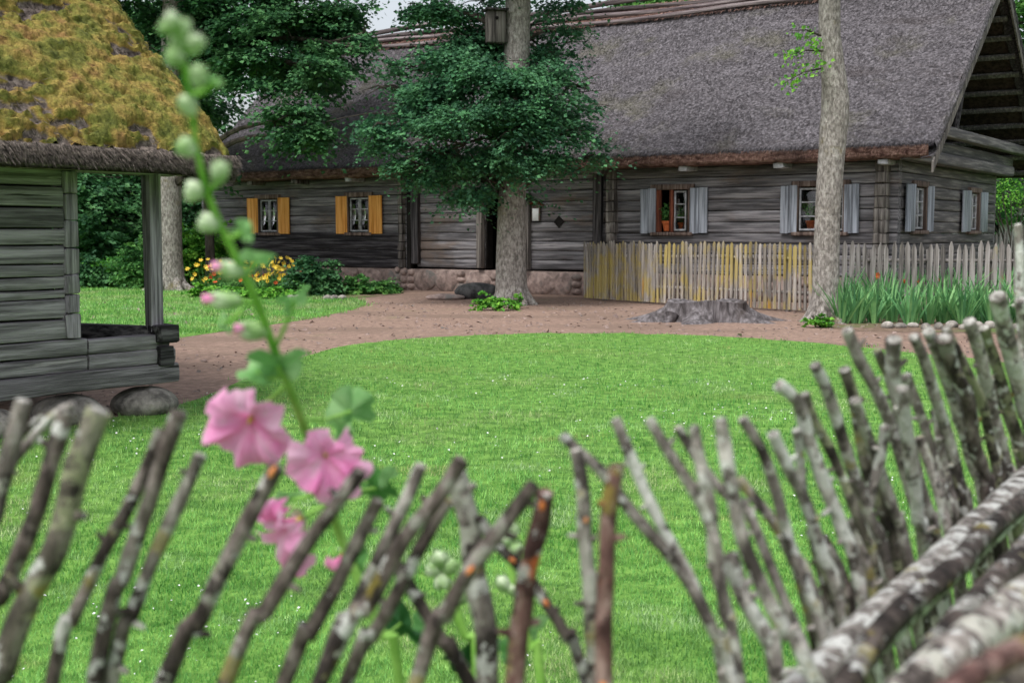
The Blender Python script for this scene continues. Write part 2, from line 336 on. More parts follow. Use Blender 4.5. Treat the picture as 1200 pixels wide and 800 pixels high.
# ------------------------------------------------------------------ ground
def sheet(name, pts, z, m, kind='structure', step=None):
    import bmesh
    bm = bmesh.new(); vs = [bm.verts.new((float(p[0]), float(p[1]), z)) for p in pts]; f = bm.faces.new(vs)
    if f.normal.z < 0: f.normal_flip()
    bm.normal_update(); bmesh.ops.triangulate(bm, faces=bm.faces)
    me = bpy.data.meshes.new(name); bm.to_mesh(me); bm.free(); me.materials.append(m)
    o = bpy.data.objects.new(name, me); COL.objects.link(o); o['kind'] = kind; return o
sheet('ground', [(-400, -300), (400, -300), (400, 600), (-400, 600)], 0, mat['turf_dark'])
sheet('path', [(-16, 5), (-9, 4), (9, 10), (16, 16), (20, 24), (14, 33), (-7, 43), (-14, 40), (-22, 30)], .004, mat['path'])
def smooth_edge(px, n=8, wob=.05, z=0, seed=1):
    P = np.array([ground(*q) for q in px]); out = []
    for i in range(len(P) - 1):
        p0, p1, p2, p3 = P[max(i - 1, 0)], P[i], P[i + 1], P[min(i + 2, len(P) - 1)]
        for j in range(n):
            t = j / n; out.append(.5 * (2 * p1 + (p2 - p0) * t + (2 * p0 - 5 * p1 + 4 * p2 - p3) * t * t + (3 * p1 - p0 - 3 * p2 + p3) * t ** 3))
    out.append(P[-1]); out = np.array(out); k = np.arange(len(out))
    out[:, 1] += (vn(np.stack([k * .7, k * 0, k * 0], 1), seed) - .5) * 2 * wob * 3
    return out[:, :2]
main_edge = smooth_edge([(-260, 540), (-120, 520), (0, 503), (87, 495), (140, 488), (205, 477), (250, 461), (300, 439), (350, 420), (400, 407), (450, 400), (500, 396), (560, 393), (640, 391), (720, 391), (800, 393), (900, 398), (1000, 407), (1100, 417), (1200, 427), (1400, 447)])
main_poly = [tuple(p) for p in main_edge] + [(9.5, -3), (-7, -3)]
sheet('lawn', main_poly, .008, mat['turf'])
side_edge = smooth_edge([(-300, 450), (-100, 425), (60, 410), (140, 403), (200, 397), (260, 389), (330, 379), (390, 368), (422, 360), (428, 355), (405, 349), (340, 346), (240, 343), (190, 336), (100, 330), (0, 328), (-150, 328)])
side_poly = [tuple(p) for p in side_edge]
sheet('side_lawn', side_poly, .008, mat['turf'])
iris_ring = [ground(*q)[:2] for q in [(955, 384), (1000, 388), (1100, 390), (1210, 393), (1240, 370), (1190, 352), (1000, 352), (965, 362)]]
sheet('flower_bed_soil', iris_ring, .008, mat['soil'])
left_bed = [ground(*q)[:2] for q in [(222, 345), (300, 350), (400, 351), (470, 345), (480, 337), (400, 334), (250, 330)]]
sheet('garden_bed_soil', left_bed, .012, mat['soil'])

def inside(poly, P):
    x, y = P[:, 0], P[:, 1]; r = np.zeros(len(P), bool); n = len(poly); j = n - 1
    for i in range(n):
        xi, yi = poly[i]; xj, yj = poly[j]
        r ^= ((yi > y) != (yj > y)) & (x < (xj - xi) * (y - yi) / (yj - yi + 1e-12) + xi); j = i
    return r
def blades(name, poly, n, ymin, ymax, label, w0, h0, powr, xr=.62, shrink=0):
    u = RNG.random(n * 3)
    a = 1 - powr; Y = (ymin ** a + u * (ymax ** a - ymin ** a)) ** (1 / a)       # density falls with distance
    X = (RNG.random(len(Y)) * 2 - 1) * (Y * xr + .4)
    P = np.stack([X, Y, np.full(len(Y), .006)], 1); jit = P.copy(); jit[:, :2] += RNG.normal(0, .05, (len(P), 2)) + (np.stack([fbm(P * 1.7, 3, 6), fbm(P * 1.7 + 9, 3, 7)], 1) - .5) * .9
    P = P[inside(poly, jit)][:n]; Y = P[:, 1]; m = len(P)
    th = RNG.random(m) * 2 * math.pi; lean = RNG.random(m) * 1.7
    D = norm(np.stack([np.cos(th) * lean, np.sin(th) * lean, np.ones(m)], 1)); Nn = norm(np.stack([np.cos(th + 1.57), np.sin(th + 1.57), np.zeros(m)], 1)); Nn = np.cross(D, Nn)
    tall = .55 + .9 * fbm(P * 1.6, 3, 4) ** 1.5 + .25 * RNG.random(m)
    sc = (Y / 5) ** .75
    v, f, r = tri_strands(P, D, Nn, h0 * tall * np.minimum(sc, 1.6), w0 * sc, h0 * .25 * RNG.random(m))
    o = mesh_obj(name, v, f.tolist(), mat['grass'], None, r, False); tag(o, label, 'grass', kind='stuff'); return o
blades('grass', main_poly, 360000, 2.2, 21, 'short green lawn grass inside the stick fence', .0052, .029, 1.9)
blades('grass', side_poly, 60000, 14, 42, 'mown grass strip between porch and flower bed', .006, .05, 1.2, .55)
# clover heads and small fallen leaves
def dots(name, poly, n, ymin, ymax, m, label, size, z, cat):
    Y = ymin + (ymax - ymin) * RNG.random(n * 4) ** 1.3; X = (RNG.random(len(Y)) * 2 - 1) * (Y * .5 + .3)
    P = np.stack([X, Y, np.full(len(Y), z)], 1)
    keep = (inside(poly, P) & ~inside(main_poly if z < .03 else [(99, 99), (99, 98), (98, 98)], P)) & (RNG.random(len(P)) < (fbm(P * .9, 3, 9) - (.5 if z > .03 else .3)) * (7 if z > .03 else 2.2)); P = P[keep][:n]; k = len(P)
    th = RNG.random(k) * 6.28; D = norm(np.stack([np.cos(th), np.sin(th), RNG.normal(0, .3, k)], 1)); N_ = norm(RNG.normal(0, .35, (k, 3)) + [0, -.3, 1])
    v, f, r = leaf_quads(P, D, N_, size * (.6 + .8 * RNG.random(k)) * (Y[keep][:n] / 6) ** .5, .4)
    return tag(mesh_obj(name, v, f.tolist(), m, None, r, False), label, cat, kind='stuff')
dots('clover_flowers', main_poly, 1000, 3.6, 14, mat['white'], 'tiny white clover heads scattered through the lawn', .013, .04, 'clover')
dots('fallen_leaves', [(-15, 8), (15, 8), (15, 33), (-10, 33)], 420, 13, 30, mat['mortar'], 'pale fallen leaves scattered over the gravel path', .05, .012, 'fallen leaves')
dots('pebbles', [(-15, 8), (15, 8), (15, 33), (-10, 33)], 2500, 10, 30, mat['stone'], 'small pebbles lying on the gravel path', .03, .01, 'pebbles')

# ------------------------------------------------------------------ logs
def add_log(mb, a, b, z0, z1, y0, depth, axis=0, seed=0, rough=.008, rnd=None, seg=.3, face=.014):
    "hewn log from a to b along the axis, its outer face at y0 (towards -y when axis 0, towards +x when axis 1)"
    n = max(2, int((b - a) / seg) + 1); xs = np.linspace(a, b, n); h = (z1 - z0)
    prof = [(0, .05), (-.008, .25), (-.010, .5), (-.008, .75), (0, .95), (face, .99), (depth * .5, 1), (depth - face, .985), (depth, .8), (depth, .2), (depth - face, .015), (depth * .5, 0), (face, .01)]
    prof = np.array(prof); k = len(prof)
    P = np.zeros((n, k, 3)); P[:, :, 0] = xs[:, None]; P[:, :, 1] = y0 + prof[None, :, 0]; P[:, :, 2] = z0 + prof[None, :, 1] * h
    q = P.reshape(-1, 3); w = np.stack([q[:, 0] * 1.3, q[:, 1] * 3, q[:, 2] * 6 + seed * 11.3], 1)
    q[:, 1] += (fbm(w, 3, seed) - .5) * rough * 5; q[:, 2] += (fbm(w + 50, 3, seed) - .5) * rough * 2.6
    P = q.reshape(n, k, 3)
    if axis == 1: P = np.stack([-P[:, :, 1], P[:, :, 0], P[:, :, 2]], 2)
    f = [[i * k + j, (i + 1) * k + j, (i + 1) * k + (j + 1) % k, i * k + (j + 1) % k] for i in range(n - 1) for j in range(k)]
    f += [list(range(k)), [(n - 1) * k + j for j in range(k)][::-1]]
    mb.add(P.reshape(-1, 3), f, rnd)
def log_wall(mb, a, b, zs, y0, depth, axis=0, holes=(), seed=0, stagger=.012):
    for i in range(len(zs) - 1):
        z0, z1 = zs[i], zs[i + 1]; cuts = [(a, b)]
        for (h0, h1, g0, g1) in holes:
            if g0 < (z1 - .04) and g1 > z0 + .04:
                nc = []
                for (u, w) in cuts:
                    if h0 > u and h1 < w: nc += [(u, h0), (h1, w)]
                    elif h0 <= u < h1: nc.append((h1, w)) if h1 < w else None
                    elif u < h0 <= w: nc.append((u, h0))
                    else: nc.append((u, w))
                cuts = [q for q in nc if q]
        rv = random.random()
        for (u, w) in cuts:
            if w - u > .03: add_log(mb, u, w, z0 + .005, z1 - .005, y0 + RNG.uniform(-stagger, stagger), depth, axis, seed + i, rnd=rv)

# ------------------------------------------------------------------ the long farmhouse, built in its own frame (x along the front wall, y into the house)
UX, UY = .8263, -.5633
HO = np.array([8.929, 28.575]); HR = math.atan2(UY, UX)
def hx(px, off=0.0):
    "x in the house frame where the sight line of a photograph column meets the plane y = off"
    k = (px - CX) / F / math.cos(PITCH) * 1.0
    ox, oy = HO[0] + off * -UY, HO[1] + off * UX
    return (k * oy - ox) / (UX - k * UY)
def hY(x, off=0): return HO[1] + x * UY + off * UX
def hz(py, x, off=0): return at(600, py, hY(x, off))[2]
house = thing('farmhouse', 'long grey log farmhouse with thatched roof behind the trees', 'farmhouse', (HO[0], HO[1], 0), HR)
XL = hx(240); WID = 9.2
ws, wh = 1.72, 2.80      # window sill and head
wins = {k: (hx(a), hx(b)) for k, a, b in (('a', 307, 329), ('b', 411, 435), ('c', 768, 806), ('d', 932, 986))}
door = (hx(570), hx(616))
zs = [.66, .92, 1.17, 1.43, 1.68, 1.97, 2.25, 2.53, 2.83, 3.1, 3.36, 3.6]
def front(a, b, name, m, seed, zs=zs, y0=0):
    mb = MB(); holes = [(w[0] - .02, w[1] + .02, ws - .06, wh + .06) for w in wins.values()] + [(door[0], door[1], .7, 2.75)]
    
    log_wall(mb, a, b, zs, y0, .22, 0, holes, seed)
    return mb.build(name, m, house)
xa, xb, xc = hx(478), hx(490), hx(700)
front(XL, xa, 'front_wall', mat['log_x'], 3)
front(xb, xc, 'front_wall', mat['log_x'], 21, [q + .03 for q in zs])
front(xc, 0.0, 'front_wall', mat['log_x'], 41)
# dark gap with posts between the sections
mb = MB()
for px, w in ((474, .17),):
    for i in range(len(zs) - 1): mb.box((hx(px), -.03, (zs[i] + zs[i + 1]) / 2), (w + RNG.uniform(-.02, .02), .3, zs[i + 1] - zs[i] - .02), jit=.006)
mb.build('log_end_column', mat['log_z'], house)
MB().box((hx(481.5), .02, 2.1), (.16, .2, 2.95)).build('gap_shade_box', mat['dark'], house)  # near-black box paints the shade of the open gap, not a post
MB().box((hx(490), -.05, 2.15), (.24, .26, 2.7), jit=.01).build('wall_post', mat['post_dark'], house)
MB().box((hx(702), -.06, 2.15), (.24, .24, 2.9), jit=.012).build('wall_post', mat['post_dark'], house)
MB().box((hx(565.5), -.05, 1.75), (.2, .26, 2.1), jit=.01).build('door_post', mat['log_z'], house); MB().box((door[0] + .02, .12, 1.72), (.05, .3, 2.06)).build('dark_jamb_cover', mat['dark'], house)  # near-black board added over the lit log ends to darken the doorway
MB().box((hx(619), -.05, 1.75), (.2, .26, 2.1), jit=.01).build('door_post', mat['log_z'], house)
mb = MB()
for i in range(5): mb.box((hx(619), .35 + .19 * i, 1.75), (.04, .18, 2.05))
mb.build('door', mat['log_dark'], house)
# column of notched log ends near the yard fence and at the corner
for px, w, yy in ((718, .26, -.05), (1031, .3, -.09)):
    mb = MB()
    for i in range(len(zs) - 1): mb.box((hx(px), yy, (zs[i] + zs[i + 1]) / 2), (w + RNG.uniform(-.03, .03), .3, zs[i + 1] - zs[i] - .004), jit=.008)
    mb.build('log_end_column', mat['log_z'], house)
# dark band of the lowest logs on the older end
mb = MB()
zz = [.66, .93, 1.2, 1.46, 1.72]
log_wall(mb, XL, xa - .1, zz, -.045, .05, 0, (), 77); mb.build('lower_cladding_logs', mat['log_dark'], house)
xd = hx(655); MB().prism([(xd - .17, -.03, 2.0), (xd, -.03, 2.17), (xd + .17, -.03, 2.0), (xd, -.03, 1.83)], (0, .06, 0)).build('diamond_hole_shade', mat['dark'], house)  # near-black prism paints the darkness of a hole, logs behind stay closed
# gable wall
GW = {'g': (2.05, 2.95), 'h': (6.05, 6.95)}
def gy(px):
    "y in the house frame on the gable wall plane x = 0"
    k = (px - CX) / F / math.cos(PITCH); return (k * HO[1] - HO[0]) / (-UY - k * UX)
g1 = (gy(1065), gy(1078)); g2 = (gy(1130), gy(1140)); GE = gy(1160)
mb = MB()
log_wall(mb, 0.23, GE, [.54] + zs[1:] + [3.8, 4.0], 0, .22, 1, [(g1[0], g1[1], ws, wh), (g2[0], g2[1], ws, wh)], 90)
mb.build('gable_wall', mat['log_y'], house)
mb = MB(); log_wall(mb, XL, 0, zs, WID, .2, 0, (), 130); mb.build('rear_wall', mat['log_x'], house)
mb = MB(); log_wall(mb, .2, WID, zs, -XL - .2, .2, 1, (), 150); mb.build('side_wall', mat['log_y'], house)
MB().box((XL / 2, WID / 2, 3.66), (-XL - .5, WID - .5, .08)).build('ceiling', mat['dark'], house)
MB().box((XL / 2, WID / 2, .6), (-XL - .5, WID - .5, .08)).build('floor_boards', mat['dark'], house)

MB().box((XL / 2, 2.2, 2.1), (-XL - .5, .06, 3.0)).build('dark_backing_sheet', mat['dark'], house)  # unseen partition added to darken the view through windows and doorway
# foundation
mb = MB(); mb.box(((XL) / 2, .13, .31), (-XL, .34, .66)); mb.box((-.16, WID / 2 + .2, .25), (.3, WID - .4, .56)); fo = mb.build('foundation', mat['mortar'], house)
mb = MB(); x = XL + .1; k = 0
while x < -.1:
    w = random.choice([.25, .32, .5, .7, .9]) * random.uniform(.85, 1.1)
    if w < .4:
        zc = .0
        while zc < .5:
            h = random.uniform(.16, .26); mb.ball((x + w / 2, -.02, zc + h / 2 + .02), (w * .52, .12, h * .56), 12, 8, .12, k); zc += h; k += 1
    else: 
        mb.ball((x + w / 2, -.02, .3), (w * .56, .10, .33), 16, 10, .2, k, 1.2); k += 1
    x += w
mb.build('stonework', mat['stone'], fo)

# roof
EV = .75; HW = 6.1; ZE, ZR = 3.68, 8.62; TH = .3
XR = .985; RXL = hx(352, -EV + HW); XLe = hx(236, -EV)
YR = -EV + HW
def roof_grid(xl_e, xl_r, xr, ye, yr, ze, zr, nu, nv, seed=1, amp=.07, lift=0):
    u = np.linspace(0, 1, nu); v = np.linspace(0, 1, nv); U, V = np.meshgrid(u, v, indexing='ij')
    Xl = xl_e + (xl_r - xl_e) * V ** .8 if xl_r != xl_e else xl_e + 0 * V
    X = Xl + (xr - Xl) * U; Y = ye + (yr - ye) * V; Z = ze + (zr - ze) * V - .10 * np.sin(math.pi * V)
    P = np.stack([X, Y, Z], 2); q = P.reshape(-1, 3)
    d = (fbm(q * [.8, .8, .8], 4, seed) - .5) * amp * 2.2 + (fbm(q * 5, 2, seed + 5) - .5) * .05
    Nn = norm(np.array([0, -(zr - ze), (yr - ye)])) * (1 if yr > ye else 1)
    Nn = np.array([0, -(zr - ze), abs(yr - ye)]) / math.hypot(zr - ze, yr - ye)
    if yr < ye: Nn[1] *= -1
    return (q + Nn * d[:, None] + Nn * lift).reshape(P.shape), Nn
Pf, Nf = roof_grid(XLe, RXL, XR, -EV, YR, ZE, ZR, 190, 70)
mb = MB(); mb.grid(Pf[::-1]); 
Pb, Nb = roof_grid(XLe, RXL, XR, -EV + 2 * HW, YR, ZE, ZR, 60, 20, 4); mb.grid(Pb)
# hip at the far end
n = 24; hp = np.zeros((n, n, 3))
for i in range(n):
    for j in range(n):
        v_ = j / (n - 1); A = Pf[0, int(v_ * 69)]; B = Pb[0, int(v_ * 19)]; hp[i, j] = A + (B - A) * i / (n - 1)
mb.grid(hp)
roof = mb.build('roof', mat['thatch'], house)
# underside
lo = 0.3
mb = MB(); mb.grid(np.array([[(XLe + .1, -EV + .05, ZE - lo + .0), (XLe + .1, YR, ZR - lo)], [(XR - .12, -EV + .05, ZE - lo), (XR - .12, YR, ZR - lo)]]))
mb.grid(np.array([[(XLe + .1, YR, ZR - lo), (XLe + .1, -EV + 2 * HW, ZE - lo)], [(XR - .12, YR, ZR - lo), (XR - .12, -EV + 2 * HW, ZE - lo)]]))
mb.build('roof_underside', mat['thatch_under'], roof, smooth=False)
# straw on the front slope
nS = 130000
ii = RNG.random(nS) * 188.9; jj = RNG.random(nS) * 68.9; a_, b_ = ii.astype(int), jj.astype(int); fa, fb = (ii - a_)[:, None], (jj - b_)[:, None]
P = Pf[a_, b_] * (1 - fa) * (1 - fb) + Pf[a_ + 1, b_] * fa * (1 - fb) + Pf[a_, b_ + 1] * (1 - fa) * fb + Pf[a_ + 1, b_ + 1] * fa * fb
down = norm(np.array([0, -(YR + EV), -(ZR - ZE)])); side = np.array([1.0, 0, 0])
wa = (fbm(P * [.35, .35, .35], 3, 31) - .5) * 2.6 + RNG.normal(.15, .55, nS)
D = norm(down[None] * np.cos(wa)[:, None] + side[None] * np.sin(wa)[:, None]); Nn = np.repeat(Nf[None], nS, 0)
v, f, r = tri_strands(P - Nn * .01, D, Nn, RNG.uniform(.08, .22, nS), RNG.uniform(.010, .022, nS), RNG.uniform(.01, .06, nS))
mesh_obj('thatch_straw', v, f.tolist(), mat['thatch'], roof, r, False)
# cut eave edge: reed ends
mb = MB(); nx = 500; X = np.linspace(XLe, XR - .12, nx); 
zt = ZE - .035 + (fbm(np.stack([X * 2, X * 0, X * 0], 1), 3, 8) - .5) * .05
prof = [(-.0, 0), (-.02, -.08), (.0, -.18), (.05, -.27), (.4, -.29)]
G = np.zeros((nx, len(prof), 3))
for j, (dy, dz) in enumerate(prof):
    G[:, j, 0] = X; G[:, j, 1] = -EV + dy + (fbm(np.stack([X * 9, X * 0 + j * 3, X * 0], 1), 3, 12) - .5) * .06; G[:, j, 2] = zt + dz
mb.grid(G)
mb.grid(np.stack([np.stack([X[:2] * 0 + XLe, [-EV, -EV + 2 * HW], [ZE - .02] * 2], 1), np.stack([X[:2] * 0 + XLe + .05, [-EV, -EV + 2 * HW], [ZE - .3] * 2], 1)]))
edge = mb.build('eave_edge', mat['thatch_cut'], roof)
nS = 14000; x = XLe + (XR - .15 - XLe) * RNG.random(nS); zo = RNG.random(nS)
P = np.stack([x, -EV - .005 + RNG.normal(0, .012, nS), ZE - .02 - zo * .2], 1); D = norm(np.stack([RNG.normal(0, .25, nS), -.35 - RNG.random(nS) * .3, -np.ones(nS)], 1)); Nn = np.repeat([[0, -1.0, 0]], nS, 0)
v, f, r = tri_strands(P, D, Nn, RNG.uniform(.04, .1, nS), RNG.uniform(.01, .02, nS), RNG.uniform(0, .03, nS)); mesh_obj('reed_ends', v, f.tolist(), mat['thatch_cut'], edge, r, False)
# overhanging dark straw lip
nS = 9000; x = XLe + (XR - XLe) * RNG.random(nS); P = np.stack([x, -EV + .08 + RNG.normal(0, .03, nS), ZE + .03 + RNG.random(nS) * .04], 1); D = norm(np.stack([RNG.normal(0, .3, nS), -np.ones(nS), -.75 + RNG.normal(0, .1, nS)], 1)); Nn = np.repeat([[0, -.6, .8]], nS, 0)
v, f, r = tri_strands(P, D, Nn, RNG.uniform(.12, .2, nS), RNG.uniform(.02, .03, nS), RNG.uniform(-.03, .0, nS)); mesh_obj('straw_lip', v, f.tolist(), mat['thatch'], edge, r, False)
# ridge poles and capping
for k, (dv, rr) in enumerate(((.0, .085), (.35, .065), (.62, .075), (.98, .07))):
    pts = []
    for x in np.linspace(RXL, XR + .02, 16):
        y = YR - dv * .775; z = ZR + .1 - dv * .63 - .05 * math.sin((x) * .8 + k) + (.08 if k == 0 else .03)
        pts.append((x, y, z))
    MB().tube(pts, rr, 8, .5, .12, seed=k).build('ridge_pole', mat['ridge'], roof)
nS = 9000; x = RXL + (XR - RXL) * RNG.random(nS); dv = RNG.random(nS) * .9
P = np.stack([x, YR - dv * .775, ZR + .06 - dv * .63], 1); D = norm(np.stack([RNG.normal(0, .3, nS), -.775 * np.ones(nS), -.63 * np.ones(nS)], 1)); Nn = np.repeat(Nf[None], nS, 0)
v, f, r = tri_strands(P, D, Nn, RNG.uniform(.2, .35, nS), RNG.uniform(.02, .035, nS), RNG.uniform(0, .05, nS)); mesh_obj('ridge_straw', v, f.tolist(), mat['thatch_cut'], roof, r, False)
# verge: thatch edge thickness, bargeboards, far verge
mb = MB()
for s in (0, 1):
    A = np.array([XR, -EV if s == 0 else -EV + 2 * HW, ZE]); B = np.array([XR, YR, ZR]); n = 60
    G = np.zeros((n, 4, 3))
    for i in range(n):
        t = i / (n - 1); p = A + (B - A) * t; p[2] -= .1 * math.sin(math.pi * t)
        for j, (dx, dz) in enumerate(((0, .02), (.05, -.1), (.02, -.26), (-.3, -.34))): G[i, j] = p + [dx + random.uniform(-.02, .02), 0, dz + random.uniform(-.01, .01)]
    mb.grid(G if s == 0 else G[::-1])
mb.build('verge_edge', mat['thatch'], roof)
for s in (0, 1):
    A = np.array([XR - .02, (-EV - .1) if s == 0 else -EV + 2 * HW + .1, ZE - .42]); B = np.array([XR - .02, YR, ZR - .3])
    d = (B - A); q = np.array([0, 0, -.24])
    MB().prism([A, B, B + q, A + q], (.045, 0, 0)).build('bargeboard', mat['log_z'], roof)
# gable beams, strut, recessed boards, battens under the rear slope
mb = MB()
add_log(mb, -.6, 9.5, 3.34, 3.62, -.45, .26, 1, 201); add_log(mb, -.3, 10.5, 3.66, 3.94, -.2, .26, 1, 202); add_log(mb, .6, 11, 3.98, 4.24, -.62, .24, 1, 203)
mb.build('gable_beam', mat['log_y'], house)
MB().tube([(.55, 2.6, 4.2), (.5, 4.3, 7.2)], .08, 8).build('gable_strut', mat['post_dark'], house)
mb = MB()
for i in range(9): mb.prism([(-.9, .2 + i * .5, 3.7), (-.9, .68 + i * .5, 3.7), (-.9, .68 + i * .5, min(3.7 + (.68 + i * .5) * .82, 7.9)), (-.9, .2 + i * .5, 3.7 + (.2 + i * .5) * .8)], (-.04, 0, 0))
mb.build('gable_boards', mat['log_dark'], house)
for i in range(11):
    t = (i + .6) / 11.5; y = -EV + 2 * HW - t * HW; z = ZE + (ZR - ZE) * t - .42
    mb = MB(); mb.box(((-6 + XR - .15) / 2, y, z), (6 + XR - .15, .16, .07), rx=-.68); mb.build('roof_batten', mat['log_y'], roof)
# rafter tails under the eave
for px in (300, 351, 414, 801, 911, 1031, 700, 540):
    MB().box((hx(px, -.45), -.3, 3.30), (.24, .62, .12), jit=.008).build('rafter_end', mat['sash'] if px in (414, 801, 911, 1031) else mat['log_z'], house)
# wall plate under the eave
mb = MB(); add_log(mb, XL, .7, 3.4, 3.62, -.1, .2, 0, 301); mb.build('wall_plate', mat['log_x'], house)

# windows
def window(x0, x1, z0, z1, cols, kind, axis=0, open_left=False, trim=.0):
    "window with board frame, sash, muntins and glass; local coordinates along the wall, y outward negative"
    def tr(mb):
        if axis == 1: mb.v = [np.stack([-q[:, 1], q[:, 0], q[:, 2]], 1) for q in mb.v]
        return mb
    w, h = x1 - x0, z1 - z0; cx, cz = (x0 + x1) / 2, (z0 + z1) / 2; fw = .12
    mb = MB(); mb.box((x0 - fw / 2 + .02, .0, cz), (fw, .16, h + .02)); mb.box((x1 + fw / 2 - .02, .0, cz), (fw, .16, h + .02)); mb.box((cx, -.012, z1 + .07), (w + .3, .16, .14)); mb.box((cx, -.012, z0 - .05), (w + .26, .2, .09))
    wo_ = tr(mb).build('window', mat['frame'], house)
    sashes = [(x0 + .03, cx - .01), (cx + .01, x1 - .03)]
    if open_left: 
        xm = x0 + w * .5
        tr(MB().box((xm - .03, -.01, cz), (.1, .1, h))).build('mullion', mat['red_wood'], wo_)
        tr(MB().box((x0 + .08, -.02, cz), (.12, .1, h))).build('jamb_post', mat['red_wood'], wo_)
        sashes = [(xm + .03, x1 - .1)]
    sm = MB(); gm = MB()
    for (a, b) in sashes:
        t = .035
        for xx in (a + t / 2, b - t / 2): sm.box((xx, .03, cz), (t, .05, h - .06))
        for z_ in (z0 + .05, z1 - .05): sm.box(((a + b) / 2, .034, z_), (b - a - t, .046, .045))
        for k in (1, 2): sm.box(((a + b) / 2, .03, z0 + .03 + (h - .06) * k / 3), (b - a - t, .035, .028))
        gm.box(((a + b) / 2, .055, cz), (b - a - .02, .006, h - .1))
    tr(sm).build('sash', mat['sash'], wo_); tr(gm).build('glass', mat['glass'], wo_)
    return wo_
def shutter(x0, x1, z0, z1, m, axis=0, y=-.085):
    mb = MB(); n = 2 if m is mat['shutter_old'] else 1; w = (x1 - x0) / n
    for i in range(n): mb.box((x0 + w * (i + .5), y, (z0 + z1) / 2 + (i * .012)), (w - .008, .035, z1 - z0), jit=.002)
    if axis == 1: mb.v = [np.stack([-q[:, 1], q[:, 0], q[:, 2]], 1) for q in mb.v]
    return mb.build('shutter', m, house)
for k, ol in (('a', 0), ('b', 0), ('c', 1), ('d', 0)):
    window(wins[k][0], wins[k][1], ws, wh, 2, k, 0, ol)
def shut(px0, px1, m, t0=0, t1=0): 
    s = shutter(hx(px0, -.085), hx(px1, -.085), ws - .04 + t0, wh + .03 + t1, m)
    return s
for a, b in ((292.5, 305), (328.5, 341.5), (395.5, 408.5), (434, 449)): tag(shut(a, b, mat['shutter_new']), 'new orange pine shutter')
for a, b in ((749, 767), (806.5, 827), (911.5, 931), (985.5, 1003)): tag(shut(a, b, mat['shutter_old']), 'weathered pale grey shutter')
for g, (s0, s1, s2, s3) in ((g1, (1053.5, 1064, 1078.5, 1085.5)), (g2, (1119.5, 1129, 1140.5, 1148.5))):
    window(g[0], g[1], ws + .04, wh, 2, 'g', 1)
    for a, b in ((s0, s1), (s2, s3)): tag(shutter(gy(a), gy(b), ws, wh + .03, mat['shutter_old'], 1), 'weathered pale grey shutter')
# curtains of dark room behind
# small notice under its little roof, beside the door
nt = thing('notice_board', 'white notice under tiny wooden roof on the wall right of door', 'notice', (HO[0], HO[1], 0), HR)
xn = hx(627, -.1); MB().box((xn, -.06, 2.25), (.27, .04, .42)).build('board', mat['frame'], nt)
MB().box((xn, -.09, 2.2), (.2, .015, .34)).build('notice_paper', mat['white'], nt)
for s in (-1, 1):
    mb = MB(); mb.prism([(xn, -.16, 2.56), (xn, -.02, 2.56), (xn + s * .24, -.02, 2.44), (xn + s * .24, -.16, 2.44)], (0, 0, .025)); mb.build('roof_board', mat['red_wood'], nt)
# pots on the sills
def pot(x, y, z, label, sc=1, m='terracotta'):
    w = np.array([HO[0] + x * UX + y * -UY, HO[1] + x * UY + y * UX, z])
    t = thing('flower_pot', label, 'flower pot', w, 0)
    mb = MB(); mb.tube([(0, 0, 0), (0, 0, .17 * sc), (0, 0, .171 * sc), (0, 0, .22 * sc)], [.075 * sc, .105 * sc, .122 * sc, .125 * sc], 16); mb.build('pot', mat[m], t)
    n = 170; q = norm(RNG.normal(0, 1, (n, 3))) * RNG.random((n, 1)) ** .4 * [.16, .13, .2] * sc + [0, 0, .40 * sc]
    v, f, r = leaf_quads(q, norm(RNG.normal(0, 1, (n, 3))), norm(RNG.normal(0, .6, (n, 3)) + [0, -.6, .8]), RNG.uniform(.05, .09, n), .4)
    mb = MB(); mb.arr(v, f, r); 
    for k in range(4): mb.tube([(0, 0, .18 * sc), (random.uniform(-.04, .04), 0, .3 * sc), (random.uniform(-.09, .09), random.uniform(-.05, .05), .45 * sc)], .006, 5)
    mb.build('plant', mat['leaf_mid'], t)
pot(hx(780.5, .05), .05, ws + .02, 'terracotta pot standing in the open casement gap', 1.2)
pot(hx(798, .2), .2, ws + .02, 'terracotta pot behind glass beside the open casement')
pot(hx(948, .2), .2, ws + .02, 'terracotta pot behind the window next to the leaning trunk', 1.15)
pot(hx(432, .2), .2, ws + .02, 'pale pot plant behind window between orange shutters', .9, 'white')

# ------------------------------------------------------------------ mossy barn on the left
BX, BY = .6, .8                      # along its front wall
B0 = np.array([at(0, 468, 10.07)[0], 10.07]); BR = math.atan2(BY, BX)
barn = thing('log_barn', 'grey log barn with porch and moss covered thatch at the left edge', 'barn', (B0[0], B0[1], 0), BR)
def bx_(px, off=0.0):
    k = (px - CX) / F / math.cos(PITCH); ox, oy = B0[0] - off * BY, B0[1] + off * BX
    return (k * oy - ox) / (BX - k * BY)
def bz(py, x, off=0): return at(600, py, B0[1] + x * BY + off * BX)[2]
xw = bx_(78); xce = bx_(99); xpe = bx_(206)
bzs = [.28, .46, .60, .75, .93, 1.1, 1.18, 1.29, 1.40, 1.56, 1.70, 1.88, 2.06, 2.3]
mb = MB(); log_wall(mb, -4.3, xw, bzs[3:], 0, .16, 0, (), 500, .014); mb.build('front_wall', mat['barn_x'], barn)
mb = MB(); log_wall(mb, -4.3, bx_(101), bzs[1:4], -.012, .18, 0, (), 520, .01); add_log(mb, -4.3, xpe, bzs[0], bzs[1], -.03, .2, 0, 530); mb.build('sill_log', mat['barn_x'], barn)
mb = MB(); z = bzs[3]; i = 0
